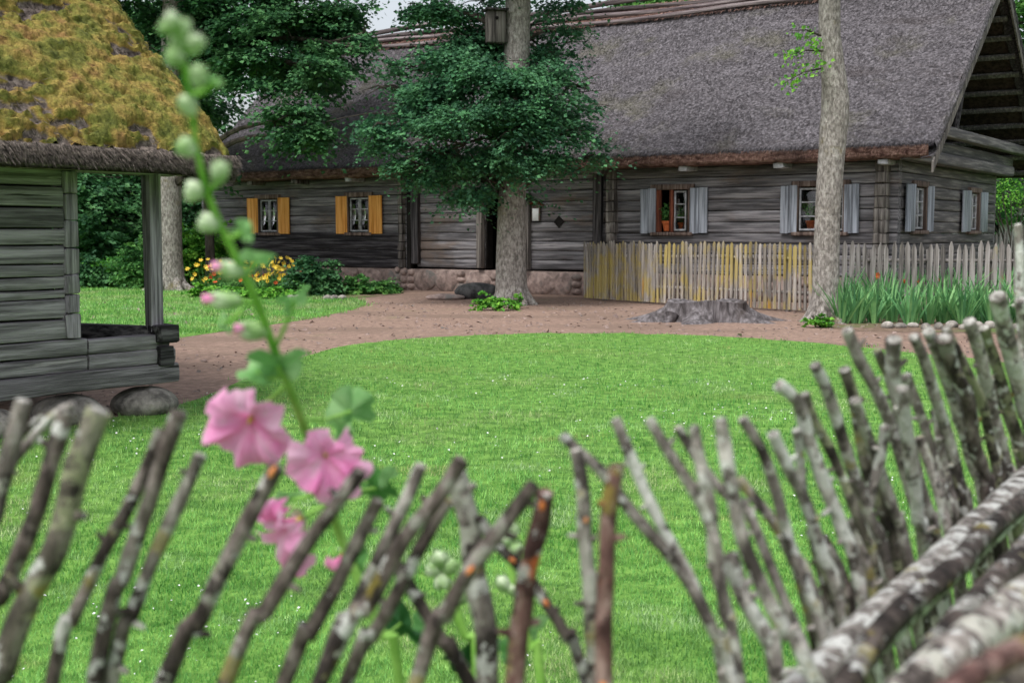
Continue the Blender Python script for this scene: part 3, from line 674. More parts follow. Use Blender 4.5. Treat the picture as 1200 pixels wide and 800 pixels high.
while z < 2.2:
    h = random.uniform(.14, .26); mb.box(((xw + bx_(92) + i * .004) / 2, .06, z + h / 2), (bx_(92) - xw + .0 + random.uniform(-.015, .02), .2, h - .008), jit=.004); z += h; i += 1
mb.build('corner_notching', mat['barn_z'], barn)
mb = MB(); log_wall(mb, .1, 5, bzs, -xw - .12, .16, 1, (), 560); mb.build('side_wall', mat['barn_y'], barn)
mb = MB(); log_wall(mb, -4.3, xw, bzs, 5, .16, 0, (), 570); mb.build('rear_wall', mat['barn_x'], barn)
MB().box(((-4.3 + xw) / 2, .1, 1.3), (xw + 4.2, .04, 1.9)).build('gap_blocker_sheet', mat['dark'], barn)  # dark sheet added to block light slits between the logs
# porch parapet
mb = MB(); add_log(mb, bx_(103), xpe - .02, .46, .60, -.01, .18, 0, 580); add_log(mb, bx_(103), xpe - .08, .60, .73, -.005, .17, 0, 581); mb.build('porch_parapet', mat['barn_x'], barn)
xp = bx_(181, .1)
pr = MB(); 
for k, (z0, z1) in enumerate(((.3, .5), (.5, .66), (.66, .80))):
    m2 = MB(); add_log(m2, 0, 2.6, z0, z1, 0, .16, 0, 590 + k); q = m2.v[0]; an = R(108); q = q @ np.array([[math.cos(an), -math.sin(an), 0], [math.sin(an), math.cos(an), 0], [0, 0, 1]]).T
    pr.add(q + [xp + .1, .15, 0], m2.f)
pr.build('porch_side_log', mat['barn_y'], barn)
MB().box(((xw + xpe) / 2, 1.5, .36), (xpe - xw - .2, 2.7, .08)).build('porch_floor', mat['barn_x'], barn)
MB().box((xp, .1, 1.5), (.125, .13, 1.5), jit=.006).build('porch_post', mat['barn_z'], barn)
MB().box((xp + .03, .0, .74), (.2, .22, .16), jit=.006).build('post_foot', mat['log_dark'], barn)
MB().box((xp + .02, -.03, .53), (.16, .06, .18), jit=.004).build('notched_log_end', mat['log_dark'], barn)
MB().box(((-4.3 + bx_(215)) / 2, .1, 2.27), (bx_(215) + 4.3, .16, .14), jit=.004).build('wall_plate', mat['barn_x'], barn)
# roof
RE = bx_(260, -.55) + .18; ZB0 = 2.50; BRR = 3.2; ZB1 = ZB0 + 3.45
nu, nv = 560, 270; u = np.linspace(0, 1, nu); v_ = np.linspace(0, 1, nv); U, V = np.meshgrid(u, v_, indexing='ij')
XLb = -4.5
P = np.stack([XLb + (RE - XLb) * (1 - (1 - U) ** 1.6), -.55 + (BRR + .55) * V, ZB0 + (ZB1 - ZB0) * V], 2)
# soft rounding of the eave and the verge
P[:, :, 2] -= .16 * np.exp(-((1 - V) * 0 + V) / .03) 
edge_d = (RE - P[:, :, 0]); P[:, :, 2] -= .22 * np.exp(-edge_d / .13)
q = P.reshape(-1, 3); Nbn = norm(np.array([0, -(ZB1 - ZB0), BRR + .55]))
m1 = fbm(q * [1.8, 3.6, 3.6], 4, 61); m2 = fbm(q * [7, 11, 11], 3, 62); m3 = fbm(q * [26, 26, 26], 2, 63)
mask = np.clip((m1 * .6 + m2 * .4 - .41) * 6 + .4, 0, 1); mask *= np.clip((q[:, 2] - ZB0 + .2 + (m2 - .5) * .5) / .1, 0, 1)
disp = mask * (.01 + .085 * m2 + .02 * m3) + (m3 - .5) * .025 + (m1 - .5) * .1
P2 = (q + Nbn * disp[:, None]).reshape(P.shape)
mat['moss_roof'] = M('mossy_thatch', [(.3, c(66, 58, 54)), (.55, c(104, 94, 88)), (.8, c(142, 130, 122))], 12, bump=.9, bscale=60, bdist=.02, rnd=0,
    over=[(c(150, 118, 42), 'rnd', .3, .62), (c(120, 118, 44), 3.2, .5, .62, (1, 1, 1), .0)])
def moss_material():
    m = mat['moss_roof']; t = m.node_tree; N = t.nodes; L = t.links.new
    bs = [n for n in N if n.type == 'BSDF_PRINCIPLED'][0]; base = bs.inputs['Base Color'].links[0].from_socket
    tc = N.new('ShaderNodeTexCoord'); n1 = N.new('ShaderNodeTexNoise'); n1.inputs['Scale'].default_value = 4.5; n1.inputs['Detail'].default_value = 7; L(tc.outputs['Object'], n1.inputs['Vector'])
    r = N.new('ShaderNodeValToRGB'); e = r.color_ramp.elements; e[0].position = .3; e[0].color = c(78, 84, 38); e[1].position = .68; e[1].color = c(132, 104, 62)
    x = e.new(.44); x.color = c(112, 112, 52); x = e.new(.57); x.color = c(142, 124, 66); L(n1.outputs['Fac'], r.inputs[0])
    n2 = N.new('ShaderNodeTexNoise'); n2.inputs['Scale'].default_value = 30; n2.inputs['Detail'].default_value = 4; L(tc.outputs['Object'], n2.inputs['Vector'])
    h = N.new('ShaderNodeHueSaturation'); mr = N.new('ShaderNodeMapRange'); mr.inputs['From Min'].default_value = .25; mr.inputs['From Max'].default_value = .75; mr.inputs['To Min'].default_value = .5; mr.inputs['To Max'].default_value = 1.45
    L(n2.outputs['Fac'], mr.inputs[0]); L(mr.outputs[0], h.inputs['Value']); L(r.outputs[0], h.inputs['Color'])
    a = N.new('ShaderNodeAttribute'); a.attribute_name = 'rnd'; m3_ = N.new('ShaderNodeMapRange'); m3_.interpolation_type = 'SMOOTHSTEP'; m3_.inputs['From Min'].default_value = .25; m3_.inputs['From Max'].default_value = .7; L(a.outputs['Fac'], m3_.inputs[0])
    mx = N.new('ShaderNodeMix'); mx.data_type = 'RGBA'; L(m3_.outputs[0], mx.inputs[0]); L(base, mx.inputs[6]); L(h.outputs[0], mx.inputs[7]); L(mx.outputs[2], bs.inputs['Base Color'])
moss_material()
f = [[i * nv + j, (i + 1) * nv + j, (i + 1) * nv + j + 1, i * nv + j + 1] for i in range(nu - 1) for j in range(nv - 1)]
mesh_r = MB(); mesh_r.add(P2.reshape(-1, 3), f, mask)
Gb = np.array([[(XLb, BRR, ZB1), (XLb, 2 * BRR + .55, ZB0)], [(RE, BRR, ZB1), (RE, 2 * BRR + .55, ZB0)]]); mesh_r.grid(Gb)
broof = mesh_r.build('roof', mat['moss_roof'], barn)
def on_roof(n, x0=-3.0):
    xs = x0 + (RE - x0) * RNG.random(n); U_ = 1 - (1 - (xs - XLb) / (RE - XLb)) ** (1 / 1.6); a = np.clip(U_ * (nu - 1), 0, nu - 1.01); b = RNG.random(n) * (nv - 1.01)
    i, j = a.astype(int), b.astype(int); return P2[i, j], mask.reshape(nu, nv)[i, j]
p, mk = on_roof(150000); k = mk > .45; p = p[k]; n = len(p)
D = norm(Nbn[None] + RNG.normal(0, .9, (n, 3))); v, f, r = tri_strands(p - Nbn * .005, D, norm(RNG.normal(0, 1, (n, 3))), RNG.uniform(.008, .022, n), RNG.uniform(.004, .008, n), RNG.uniform(-.01, .01, n))
mesh_obj('moss', v, f.tolist(), mat['moss_roof'], broof, r * .3 + .7, False)
p, mk = on_roof(30000); k = mk < .5; p = p[k]; n = len(p); dn = norm(np.array([0, -(BRR + .55), -(ZB1 - ZB0)])); D = norm(dn[None] + RNG.normal(0, .38, (n, 3)))
v, f, r = tri_strands(p, D, np.repeat(Nbn[None], n, 0), RNG.uniform(.06, .2, n), RNG.uniform(.004, .009, n), RNG.uniform(.0, .05, n)); mesh_obj('straw', v, f.tolist(), mat['moss_roof'], broof, r * .12, False)
mat['barn_cut'] = M('barn_cut_reed', [(.25, c(66, 60, 56)), (.5, c(108, 98, 92)), (.8, c(146, 134, 124))], 16, (1, 1, 2), bump=1, bscale=60, bdist=.02, rnd=.45)
mb = MB(); X = np.linspace(XLb, RE - .03, 500); pr = [(0.03, .03), (-.03, -.01), (-.03, -.07), (.0, -.12), (.05, -.155), (.45, -.17)]; G = np.zeros((500, len(pr), 3))
for j, (dy, dz) in enumerate(pr):
    G[:, j, 0] = X; G[:, j, 1] = -.55 + dy + (fbm(np.stack([X * 15, X * 0 + j * 5, X * 0], 1), 3, 71) - .5) * .13; G[:, j, 2] = ZB0 - .13 + dz + (fbm(np.stack([X * 2.2, X * 0, X * 0], 1), 3, 72) - .5) * .06
mb.grid(G)
n = 50; G = np.zeros((n, 4, 3))
for i in range(n):
    t = i / (n - 1)
    for j, (dx, dz) in enumerate(((-.02, -.18), (.05, -.26), (.0, -.4), (-.5, -.44))): G[i, j] = (RE + dx + random.uniform(-.015, .015), -.55 + (BRR + .55) * t, ZB0 + (ZB1 - ZB0) * t + dz + random.uniform(-.01, .01))
mb.grid(G)
mb.grid(np.array([[(XLb, -.45, ZB0 - .32), (XLb, BRR, ZB1 - .4)], [(RE - .05, -.45, ZB0 - .32), (RE - .05, BRR, ZB1 - .4)]]))
be = mb.build('eave_edge', mat['barn_cut'], broof)
n = 42000; x = -3.2 + (RE - .02 + 3.2) * RNG.random(n); P = np.stack([x, -.585 + RNG.normal(0, .03, n), ZB0 - .13 - RNG.random(n) * .12], 1); D = norm(np.stack([RNG.normal(0, .3, n), -.3 - RNG.random(n) * .5, -np.ones(n)], 1))
v, f, r = tri_strands(P, D, np.repeat([[0, -1., 0]], n, 0), RNG.uniform(.03, .11, n), RNG.uniform(.005, .012, n), RNG.uniform(-.01, .04, n)); mesh_obj('reed_ends', v, f.tolist(), mat['barn_cut'], be, r, False)
# stones under the porch
def boulder(name, c0, r, label, m, seed, group=None):
    mb = MB(); mb.ball((0, 0, r[2] * .55), r, 20, 14, .12, seed, 1.1); o = mb.build(name, m); o.location = [float(q) for q in c0]; tag(o, label, 'stone', group); return o
for px, py, Y, r, lab in ((171, 470, 11.35, (.31, .3, .16), 'grey boulder under the porch end, right of the other'), (78, 482, 10.75, (.32, .28, .16), 'pale rounded boulder under the barn corner, left of its twin'), (-20, 490, 10.0, (.3, .28, .15), 'boulder under barn sill by the left picture edge')):
    boulder('boulder', (at(px, py, Y)[0], Y, 0), r, lab, mat['boulder'], int(px + 50))
# ------------------------------------------------------------------ trees
def foliage(mb, clumps, n, size, flat=.55, spray=.42, droop=.25, gap=0):
    "leaves gathered in flat drooping sprays, sprays gathered in clumps (centre, radii)"
    cl = np.array([list(q[0]) + list(q[1]) for q in clumps], float); w = (cl[:, 3] * cl[:, 4] * cl[:, 5]) ** .75; w /= w.sum()
    per = 26; ns = max(1, int(n / per / (.62 if gap else 1))); pick = RNG.choice(len(cl), ns, p=w)
    d = norm(RNG.normal(0, 1, (ns, 3))); rad = RNG.random(ns) ** .5 * (1 + .45 * (RNG.random(ns) < .14))
    C = cl[pick, :3] + d * rad[:, None] * cl[pick, 3:6]
    C += (np.stack([fbm(C * .9, 2, 3), fbm(C * .9 + 40, 2, 4), fbm(C * .9 + 80, 2, 5)], 1) - .5) * .9 * cl[pick, 3:4] * .6
    if gap:
        keep = fbm(C * [gap * .8, gap * .8, gap * 2.2] + 17, 2, 21) > .495; C = C[keep]; pick = pick[keep]; ns = len(C)
    out = norm((C - cl[pick, :3]) * [1, 1, .3] + 1e-3)
    k = np.repeat(np.arange(ns), per); m = len(k)
    a = out[k]; up = norm(np.array([0, 0, 1.0]) + a * .25); side = norm(np.cross(a, up)); s = spray * RNG.uniform(.5, 1.4, ns)[k]
    u = RNG.normal(0, .5, m); v = RNG.normal(0, .42, m); h = RNG.normal(0, .1, m)
    P = C[k] + a * (u * s)[:, None] + side * (v * s)[:, None] + up * (h * s)[:, None]; P[:, 2] -= droop * s * (u + .5) ** 2 * .8
    D = norm(a + side * RNG.normal(0, .8, m)[:, None] + np.array([0, 0, -1]) * RNG.uniform(.0, .7, m)[:, None]); N_ = norm(up + RNG.normal(0, flat, (m, 3)))
    vv, ff, rr = leaf_quads(P, D, N_, size * RNG.uniform(.6, 1.3, m), .42, .1)
    tone = np.repeat(RNG.normal(0, .22, ns)[k], 4); mb.arr(vv, ff, np.clip(rr * .7 + .15 + tone, 0, 1)); return C[:: max(1, ns // 120)]
def tree(name, label, base, trunk_pts, trunk_r, clumps, n, size, lm, bm_='bark', limbs=True, group=None, cat='tree', sides=22, spray=.42, flare=True, droop=.25, rough=.05, limb_mat=None):
    t = thing(name, label, cat, base, 0, group)
    tb = np.array(trunk_pts, float)
    mb = MB(); mb.tube(tb, trunk_r, sides, .25, rough, seed=int(abs(base[0] * 7)) + 3, fr=9)
    if flare:
        b = tb[0]; r0 = trunk_r[0]
        for k in range(7):
            a = k * .9 + random.uniform(-.2, .2); L = r0 * random.uniform(1.4, 2.0)
            mb.tube([b + [math.cos(a) * r0 * .55, math.sin(a) * r0 * .55, .42], b + [math.cos(a) * r0 * 1.0, math.sin(a) * r0 * 1.0, .1], b + [math.cos(a) * L, math.sin(a) * L, -.06]], [r0 * .3, r0 * .28, r0 * .1], 10, .1, .1)
    mb.build('trunk', mat[bm_], t, True)
    if clumps:
        cm = MB(); foliage(cm, clumps, n, size, spray=spray, droop=droop, gap=1.25 if n > 60000 else 0); cm.build('crown', mat[lm], t, True, smooth=False)
        if limbs:
            for (cc, rr) in clumps:
                lb = MB()
                cc = np.array(cc); i = int(np.argmin(np.abs(tb[:, 2] - (cc[2] - .25 * np.linalg.norm(cc[:2] - tb[0, :2]))))); s = tb[i] if 0 < i else tb[min(1, len(tb) - 1)]
                L = np.linalg.norm(cc - s); mid = s * .5 + cc * .5 + np.array([0, 0, .12 * L]); r = min(trunk_r[i] * .5, .03 + L * .018)
                lb.tube([s, mid, cc], [r, r * .6, r * .2], 7, .4, .08)
                for q in range(5):
                    e = cc + RNG.normal(0, .6, 3) * np.array(rr); lb.tube([mid * .4 + cc * .6, cc * .6 + e * .4 + [0, 0, .1], e], [r * .35, r * .22, .008], 5, .5)
                lb.build('limb', mat[limb_mat or bm_], t, True)
    return t
def cl(px, py, Y, rx, ry=None, rz=None):
    "clump given by photograph position, depth and radii in photograph pixels"
    k = Y / F; p = at(px, py, Y); rx_ = rx * k; return (tuple(p), (rx_, (ry or rx) * k, (rz or rx * .6) * k))
# big dark tree whose trunk shows behind the porch post
Y = 37.0; b = ground(199, 340); b[1] = min(b[1], 38); Y = b[1]
T1 = [cl(236, 118, Y + 4, 40, 60, 24), cl(250, 20, Y, 70, 70, 45), cl(330, 25, Y - 1, 75, 70, 45), cl(402, 22, Y - 1, 32, 60, 36), cl(300, 74, Y - 1.5, 54, 60, 28), cl(370, 80, Y - 2, 40, 50, 30), cl(345, 140, Y - 2.5, 34, 40, 25), cl(362, 160, Y - 2.5, 24, 30, 20),
      cl(228, 76, Y, 45, 60, 30), cl(424, 55, Y - 2, 14, 30, 22), cl(185, 20, Y + 1, 60, 70, 40), cl(150, 90, Y + 2, 70, 80, 40), cl(250, -70, Y, 110, 110, 60), cl(340, -70, Y, 90, 100, 50), cl(140, -60, Y, 100, 100, 60),
      cl(345, 90, Y + 2.5, 50, 60, 26)]
tree('lime_tree', 'large dark green tree with thick trunk behind the porch post', b, [b, b + [0, 0, 1], b + [.05, 0, 3], b + [0.2, 0, 6], b + [.4, 0, 10], b + [.8, 0, 13]], [.5, .40, .37, .34, .28, .1], T1, 150000, .14, 'leaf_dark', spray=.5, limb_mat='bark_dark')
# lighter sprays of a neighbouring tree at the top
Y = 31.0; b = np.array([-9.5, 31.0, 0])
# middle tree
Y = 29.0; b = ground(600, 357); Y = b[1]
z = lambda py: at(600, py, Y)[2]
def tp(px, py): return at(px, py, Y)
T2 = [cl(640, 66, Y + .6, 36, 50, 18), cl(446, 150, Y - .3, 24, 40, 9), cl(610, 235, Y + .8, 26, 30, 8), cl(470, 195, Y - .3, 24, 40, 8), cl(535, 66, Y - .2, 44, 50, 16), cl(575, 62, Y + .8, 34, 50, 18), cl(560, 82, Y - .9, 48, 50, 18), cl(620, 122, Y - 1.2, 60, 50, 20), cl(505, 150, Y - .8, 44, 50, 18), cl(580, 125, Y - 1.5, 50, 40, 22), cl(530, 175, Y - 1, 46, 50, 20), cl(645, 88, Y - .2, 44, 50, 16), cl(480, 112, Y, 38, 50, 12), cl(600, 185, Y - 1.2, 50, 40, 16), cl(500, 205, Y - .2, 26, 40, 12), cl(505, 105, Y - .3, 42, 60, 15), cl(600, 95, Y - 1.0, 50, 50, 16), cl(655, 118, Y - .6, 46, 50, 18), cl(466, 135, Y, 42, 50, 14), cl(452, 170, Y, 22, 40, 8), cl(458, 78, Y, 16, 40, 8), cl(455, 105, Y, 26, 40, 10), cl(540, 140, Y - 1.3, 56, 50, 20), cl(610, 150, Y - 1.6, 52, 40, 18), cl(668, 160, Y - .8, 36, 50, 17),
      cl(500, 176, Y - .5, 40, 50, 15), cl(555, 195, Y - .8, 44, 40, 20), cl(640, 190, Y - 1.0, 42, 40, 14), cl(548, 226, Y - .3, 30, 40, 14), cl(570, 212, Y - .8, 26, 30, 18), cl(695, 185, Y - .4, 16, 30, 8), cl(690, 105, Y, 18, 30, 10),
      cl(525, 62, Y + .8, 46, 50, 18), cl(560, 45, Y + 1.2, 38, 50, 20), cl(486, 84, Y + .4, 30, 40, 10), cl(515, 12, Y + .5, 40, 50, 16), cl(492, 12, Y, 14, 30, 9), cl(560, 5, Y + 1.4, 36, 50, 20), cl(645, 22, Y + 1, 28, 50, 20), cl(672, 40, Y + .5, 20, 30, 9), cl(640, 60, Y + 1.2, 26, 40, 14), cl(670, 0, Y, 18, 40, 12), cl(600, 60, Y + 2.4, 30, 40, 20),
      cl(520, -60, Y, 90, 90, 40), cl(620, -60, Y, 80, 90, 40), cl(700, -45, Y, 40, 70, 14), cl(400, -110, Y, 60, 70, 26), cl(770, -70, Y, 60, 70, 16), cl(510, 185, Y + 1, 36, 50, 14), cl(580, 170, Y + 1.5, 70, 50, 26), cl(650, 140, Y + 1.5, 50, 50, 20)]
tree('maple_tree', 'tall tree in front of the doorway with layered leafy lower branches', b, [tp(600, 360), tp(599, 335), tp(599, 290), tp(600, 230), tp(603, 170), tp(604, 110), tp(606, 50), tp(607, 0), tp(610, -120), tp(615, -250)],
     [.45, .375, .35, .33, .32, .31, .30, .29, .25, .12], T2, 100000, .098, 'leaf_maple', spray=.40, droop=.6, limb_mat='bark_dark')
# nesting box
bp = at(580.5, 51, Y - .25); nb = thing('nesting_box', 'tall wooden nesting box hung high on the middle trunk', 'nesting box', bp, .25)
MB().box((0, 0, .36), (.44, .3, .72), jit=.004).build('box_body', mat['log_z'], nb); MB().box((0, -.03, .745), (.52, .42, .05)).build('lid', mat['post_dark'], nb)
MB().tube([(0, -.13, .55), (0, -.17, .55)], .04, 12).build('entrance_hole', mat['dark'], nb)
MB().box((.18, .16, .3), (.34, .05, .1)).build('hanger', mat['post_dark'], nb)
# right tree
Y = 23.3
tp = lambda px, py: at(px, py, Y)
b = ground(968, 378); Y = b[1]
t3 = tree('ash_tree', 'slender pale grey trunk in front of the right windows', b, [tp(966, 380), tp(967, 355), tp(968, 320), tp(970, 250), tp(973, 200), tp(977, 150), tp(979, 118), tp(976, 80), tp(972, 40), tp(972, 0), tp(970, -100), tp(968, -260)],
     [.32, .265, .245, .235, .24, .255, .26, .215, .195, .195, .18, .14], [cl(900, -230, Y, 120, 120, 60), cl(1030, -260, Y, 120, 120, 60), cl(970, -330, Y, 160, 160, 70)], 9000, .14, 'leaf_mid')
mb = MB()
for (x0, y0, x1, y1) in ((962, 42, 926, 36), (964, 60, 922, 66), (964, 80, 918, 98)):
    a = at(x0, y0, Y - .2); e = at(x1, y1, Y - .6); mb = MB(); mb.tube([a, (a + e) / 2 + [0, 0, .06], e], [.02, .012, .005], 6); mb.build('twig', mat['bark_dark'], t3, True)
mb = MB()
for (px, py, n) in ((935, 37, 14), (950, 36, 14), (955, 50, 30), (957, 60, 18), (925, 64, 26), (940, 60, 22), (948, 82, 20), (935, 90, 20), (921, 97, 18), (962, 78, 22)):
    q = at(px, py, Y - .4) + RNG.normal(0, 1, (n, 3)) * [.08, .1, .08 if n < 60 else .13]
    v, f, r = leaf_quads(q, norm(RNG.normal(0, 1, (n, 3)) + [-.5, 0, -.5]), norm(RNG.normal(0, .6, (n, 3)) + [0, -.5, .8]), RNG.uniform(.05, .11, n), .4); mb.arr(v, f, r)
mb.build('leaves', mat['leaf_bright'], t3, True, smooth=False)
# small green tufts at the foot of the trunks
def bush(name, label, c0, r, n, size, m, cat='bush', group=None, stems=True, flat=.7, loc0=None):
    t = thing(name, label, cat, c0, 0, group); mb = MB(); base = np.array(c0, float)
    foliage(mb, [(base + [0, 0, r[2] * .55], (r[0] * .75, r[1] * .75, r[2] * .5)), (base + [r[0] * .3, 0, r[2] * .35], (r[0] * .6, r[1] * .7, r[2] * .35)), (base + [-r[0] * .35, 0, r[2] * .4], (r[0] * .6, r[1] * .7, r[2] * .38))], n, size, flat, min(r) * .4)
    mb.build('leaves', mat[m], t, True, smooth=False)
    if stems:
        mb = MB()
        for k in range(7): a = random.uniform(0, 6.28); mb.tube([base, base + [math.cos(a) * r[0] * .3, math.sin(a) * r[1] * .3, r[2] * .4], base + [math.cos(a) * r[0] * .6, math.sin(a) * r[1] * .6, r[2] * .8]], [.012, .009, .004], 5)
        mb.build('stems', mat['bark_dark'], t, True)
    return t
bush('sprouting_tuft', 'bright green sprouts at the foot of the middle tree', ground(583, 364), (.42, .3, .36), 900, .09, 'leaf_bright', 'sprouts')
bush('sprouting_tuft', 'tiny green sprouts right of the larger tuft at the middle trunk', ground(607, 362), (.16, .15, .28), 300, .08, 'leaf_bright', 'sprouts')
bush('sprouting_tuft', 'low green sprouts at the foot of the slender right trunk', ground(962, 384), (.3, .2, .28), 500, .08, 'leaf_bright', 'sprouts')

# ------------------------------------------------------------------ tree stump
sb = ground(827, 376); st = thing('tree_stump', 'wide grey flared stump on the gravel in front of the fence', 'tree stump', sb)
n = 96; zs_ = np.array([0, .05, .12, .2, .3, .38, .43]); th = np.linspace(0, 2 * math.pi, n, endpoint=False)
lob = .5 + .5 * np.cos(th * 7 + 1.3 * np.sin(th * 2)); wide = 1 + .18 * np.cos(th) ** 2
V = []
for i, z_ in enumerate(zs_):
    s = z_ / .43; fl = (1 - s) ** 2.2; r = (.62 + fl * (.12 + .75 * lob ** 2)) * wide + .05 * np.cos(th * 13 + 2) * (1 - s) * .7 + .03 * np.cos(th * 29)
    r = r + (fbm(np.stack([np.cos(th) * 3, np.sin(th) * 3, th * 0 + z_ * 2], 1), 3, 5) - .5) * .14
    V.append(np.stack([np.cos(th) * r, np.sin(th) * r * .8, np.full(n, z_ * .94 - .02) + (.03 * np.sin(th * 3) if i > 4 else 0)], 1))
for k, (rs, dz) in enumerate(((.9, .0), (.6, -.03), (.3, -.05))): q = V[6].copy(); q[:, :2] *= rs; q[:, 2] += dz + RNG.normal(0, .008, n); V.append(q)
mb = MB(); mb.add(np.vstack(V + [np.array([[0, 0, .33]])]), [[i * n + j, i * n + (j + 1) % n, (i + 1) * n + (j + 1) % n, (i + 1) * n + j] for i in range(len(V) - 1) for j in range(n)] + [[(len(V) - 1) * n + j, (len(V) - 1) * n + (j + 1) % n, len(V) * n] for j in range(n)])
mb.build('stump_body', mat['stump'], st)
for (a, L) in ((3.3, 1.2), (-.1, 1.25), (-.35, 1.1), (-2.6, 1.05)):
    mb = MB(); mb.tube([(math.cos(a) * .8, math.sin(a) * .6, .14), (math.cos(a) * L * .8, math.sin(a) * L * .65, .05), (math.cos(a + .1) * L * 1.05, math.sin(a + .1) * L * .85, -.03)], [.14, .1, .04], 10, .1, .12); mb.build('surface_root', mat['stump'], st)

# flat stones by the door
o = boulder('dark_rock', ground(560, 350), (.62, .35, .27), 'dark flat rock by the wall just left of the middle trunk', mat['boulder_dark'], 5)
o = boulder('door_slab', ground(522, 351), (.5, .35, .10), 'low brown stone slab left of the dark rock', mat['stone'], 9)
boulder('grey_stone', ground(138, 334), (.55, .4, .36), 'grey stone among the shrubs seen through the porch', mat['boulder'], 12)

# ------------------------------------------------------------------ picket yard fence
def picket_fence(name, label, legs, m, group=None, gap=0.0, point=.06, h=1.47):
    "legs: list of (start xy, end xy, count)"
    t = thing(name, label, 'fence', (legs[0][0][0], legs[0][0][1], 0), 0, group); base = np.array([legs[0][0][0], legs[0][0][1], 0])
    for (A, B, cnt, wd, posts) in legs:
        A = np.array([A[0], A[1], 0.0]); B = np.array([B[0], B[1], 0.0]); d = B - A; L = np.linalg.norm(d); d /= L; ang = math.atan2(d[1], d[0]); nrm = np.array([d[1], -d[0], 0])
        if nrm[1] > 0: nrm = -nrm
        for zr in (.42, 1.14):
            mb = MB(); mb.tube([A - nrm * .05 + [0, 0, zr], (A + B) / 2 - nrm * .05 + [0, 0, zr + random.uniform(-.02, .02)], B - nrm * .05 + [0, 0, zr]], .035, 8, .5, .08); mb.v = [q - base for q in mb.v]; mb.build('rail', mat['picket_grey'], t)
        for k in range(posts):
            p = A + d * L * (k + .5) / posts - nrm * .13; MB().box(p - base + [0, 0, .68], (.11, .11, 1.36), ang).build('fence_post', mat['picket_grey'], t)
        for k in range(cnt):
            hh = h + random.uniform(-.05, .04); w = wd * random.uniform(.82, 1.15); p = A + d * L * (k + .5) / cnt; lean = random.uniform(-.035, .035); th_ = .022
            prof = [(-w / 2, .05), (-w / 2, hh - point), (-w * .12, hh), (w * .12, hh), (w / 2, hh - point), (w / 2, .05)]
            q = np.array([p + d * (x + lean * (z_ - .7)) + nrm * (.012 + random.uniform(0, .01)) + [0, 0, z_] for x, z_ in prof]) - base
            mb = MB(); mb.prism(q, -nrm * th_); mb.build('picket', m, t, smooth=False)
    return t
Pa = (hx(683), -.15); Pa = (HO[0] + Pa[0] * UX + .15 * UY * -1 * -1, HO[1] + Pa[0] * UY - .15 * UX)
Pb_ = ground(772, 357)[:2]; Pc = ground(952, 367)[:2]
Pa = at(684, 300, 31.4)[:2]
picket_fence('picket_fence', 'yellow lichened picket fence behind the stump, up to the house wall', [(Pa, Pb_, 27, .075, 2), (Pb_, Pc, 33, .075, 3)], mat['picket'])
picket_fence('picket_fence', 'pointed grey picket fence behind the sword shaped leaves on the right', [(at(986, 300, 24.9)[:2], at(1196, 300, 24.0)[:2], 25, .095, 3), (at(1198, 300, 24.0)[:2], at(1330, 300, 23.6)[:2], 16, .095, 2)], mat['picket_grey'], None, 0, .12, 1.5)
picket_fence('picket_fence', 'dark picket fence far back beside the gable end', [(at(1152, 300, 37)[:2], at(1260, 300, 39)[:2], 26, .07, 2)], mat['picket_grey'], None, 0, .1, 1.75)

# ------------------------------------------------------------------ iris clumps
def iris(c0, n, s=1.0):
    t = thing('iris_clump', 'clump of long blue green sword leaves in the bed by the right fence', 'iris', c0, 0, 'iris clumps along the right picket fence'); mb = MB()
    for k in range(n):
        a = random.uniform(0, 6.28); rad = random.uniform(0, .16); b0 = np.array([math.cos(a) * rad, math.sin(a) * rad, 0]); an = random.gauss(0, 1.0) if random.random() < .8 else a
        lean = random.uniform(.05, .55); dirn = np.array([math.cos(a), math.sin(a) * .8, 0]); L = s * random.uniform(.55, 1.0); w = random.uniform(.016, .028); sd_ = np.array([-dirn[1], dirn[0], 0]); tw = random.uniform(-.8, .8); sd_ = norm(sd_ * math.cos(tw) + dirn * math.sin(tw))
        G = np.zeros((7, 2, 3)); br = random.random() < .2
        for i in range(7):
            u_ = i / 6; x = lean * L * (u_ + .55 * u_ * u_); z_ = L * u_ * math.sqrt(max(.1, 1 - (lean * .8) ** 2 * u_)) - (.35 * L * max(0, u_ - .6) if br else 0)
            p = b0 + dirn * x + [0, 0, z_]; ww = w * (1 - u_ ** 3) * (.7 + .5 * min(1, u_ * 4)); G[i, 0] = p - sd_ * ww; G[i, 1] = p + sd_ * ww
        mb.grid(G)
    mb.build('leaves', mat['leaf_iris'], t, smooth=True); return t
random.seed(3)
for row, (py, xs_) in enumerate(((379, range(988, 1215, 19)), (372, range(980, 1215, 20)), (365, range(992, 1215, 22)), (359, range(1000, 1215, 26)))):
    for px in xs_: iris(ground(px + random.uniform(-6, 6), py + random.uniform(-2, 2)), 38, random.uniform(.85, 1.15))
def blossoms(t, base, pts, m, n=9, s=.05, name='blossom'):
    for p in pts:
        mb = MB(); q = np.repeat([np.array(p, float)], n, 0); a = np.arange(n) * 2 * math.pi / n + random.random()
        tilt = norm(RNG.normal(0, .5, 3) + [0, -.7, .6]); e1 = norm(np.cross(tilt, [1, .1, 0])); e2 = np.cross(tilt, e1)
        D = norm(np.cos(a)[:, None] * e1 + np.sin(a)[:, None] * e2 + tilt * .5); v, f, r = leaf_quads(q, D, np.repeat([tilt], n, 0), np.full(n, s), .35); mb.arr(v, f, r); mb.build(name, m, t, smooth=False)
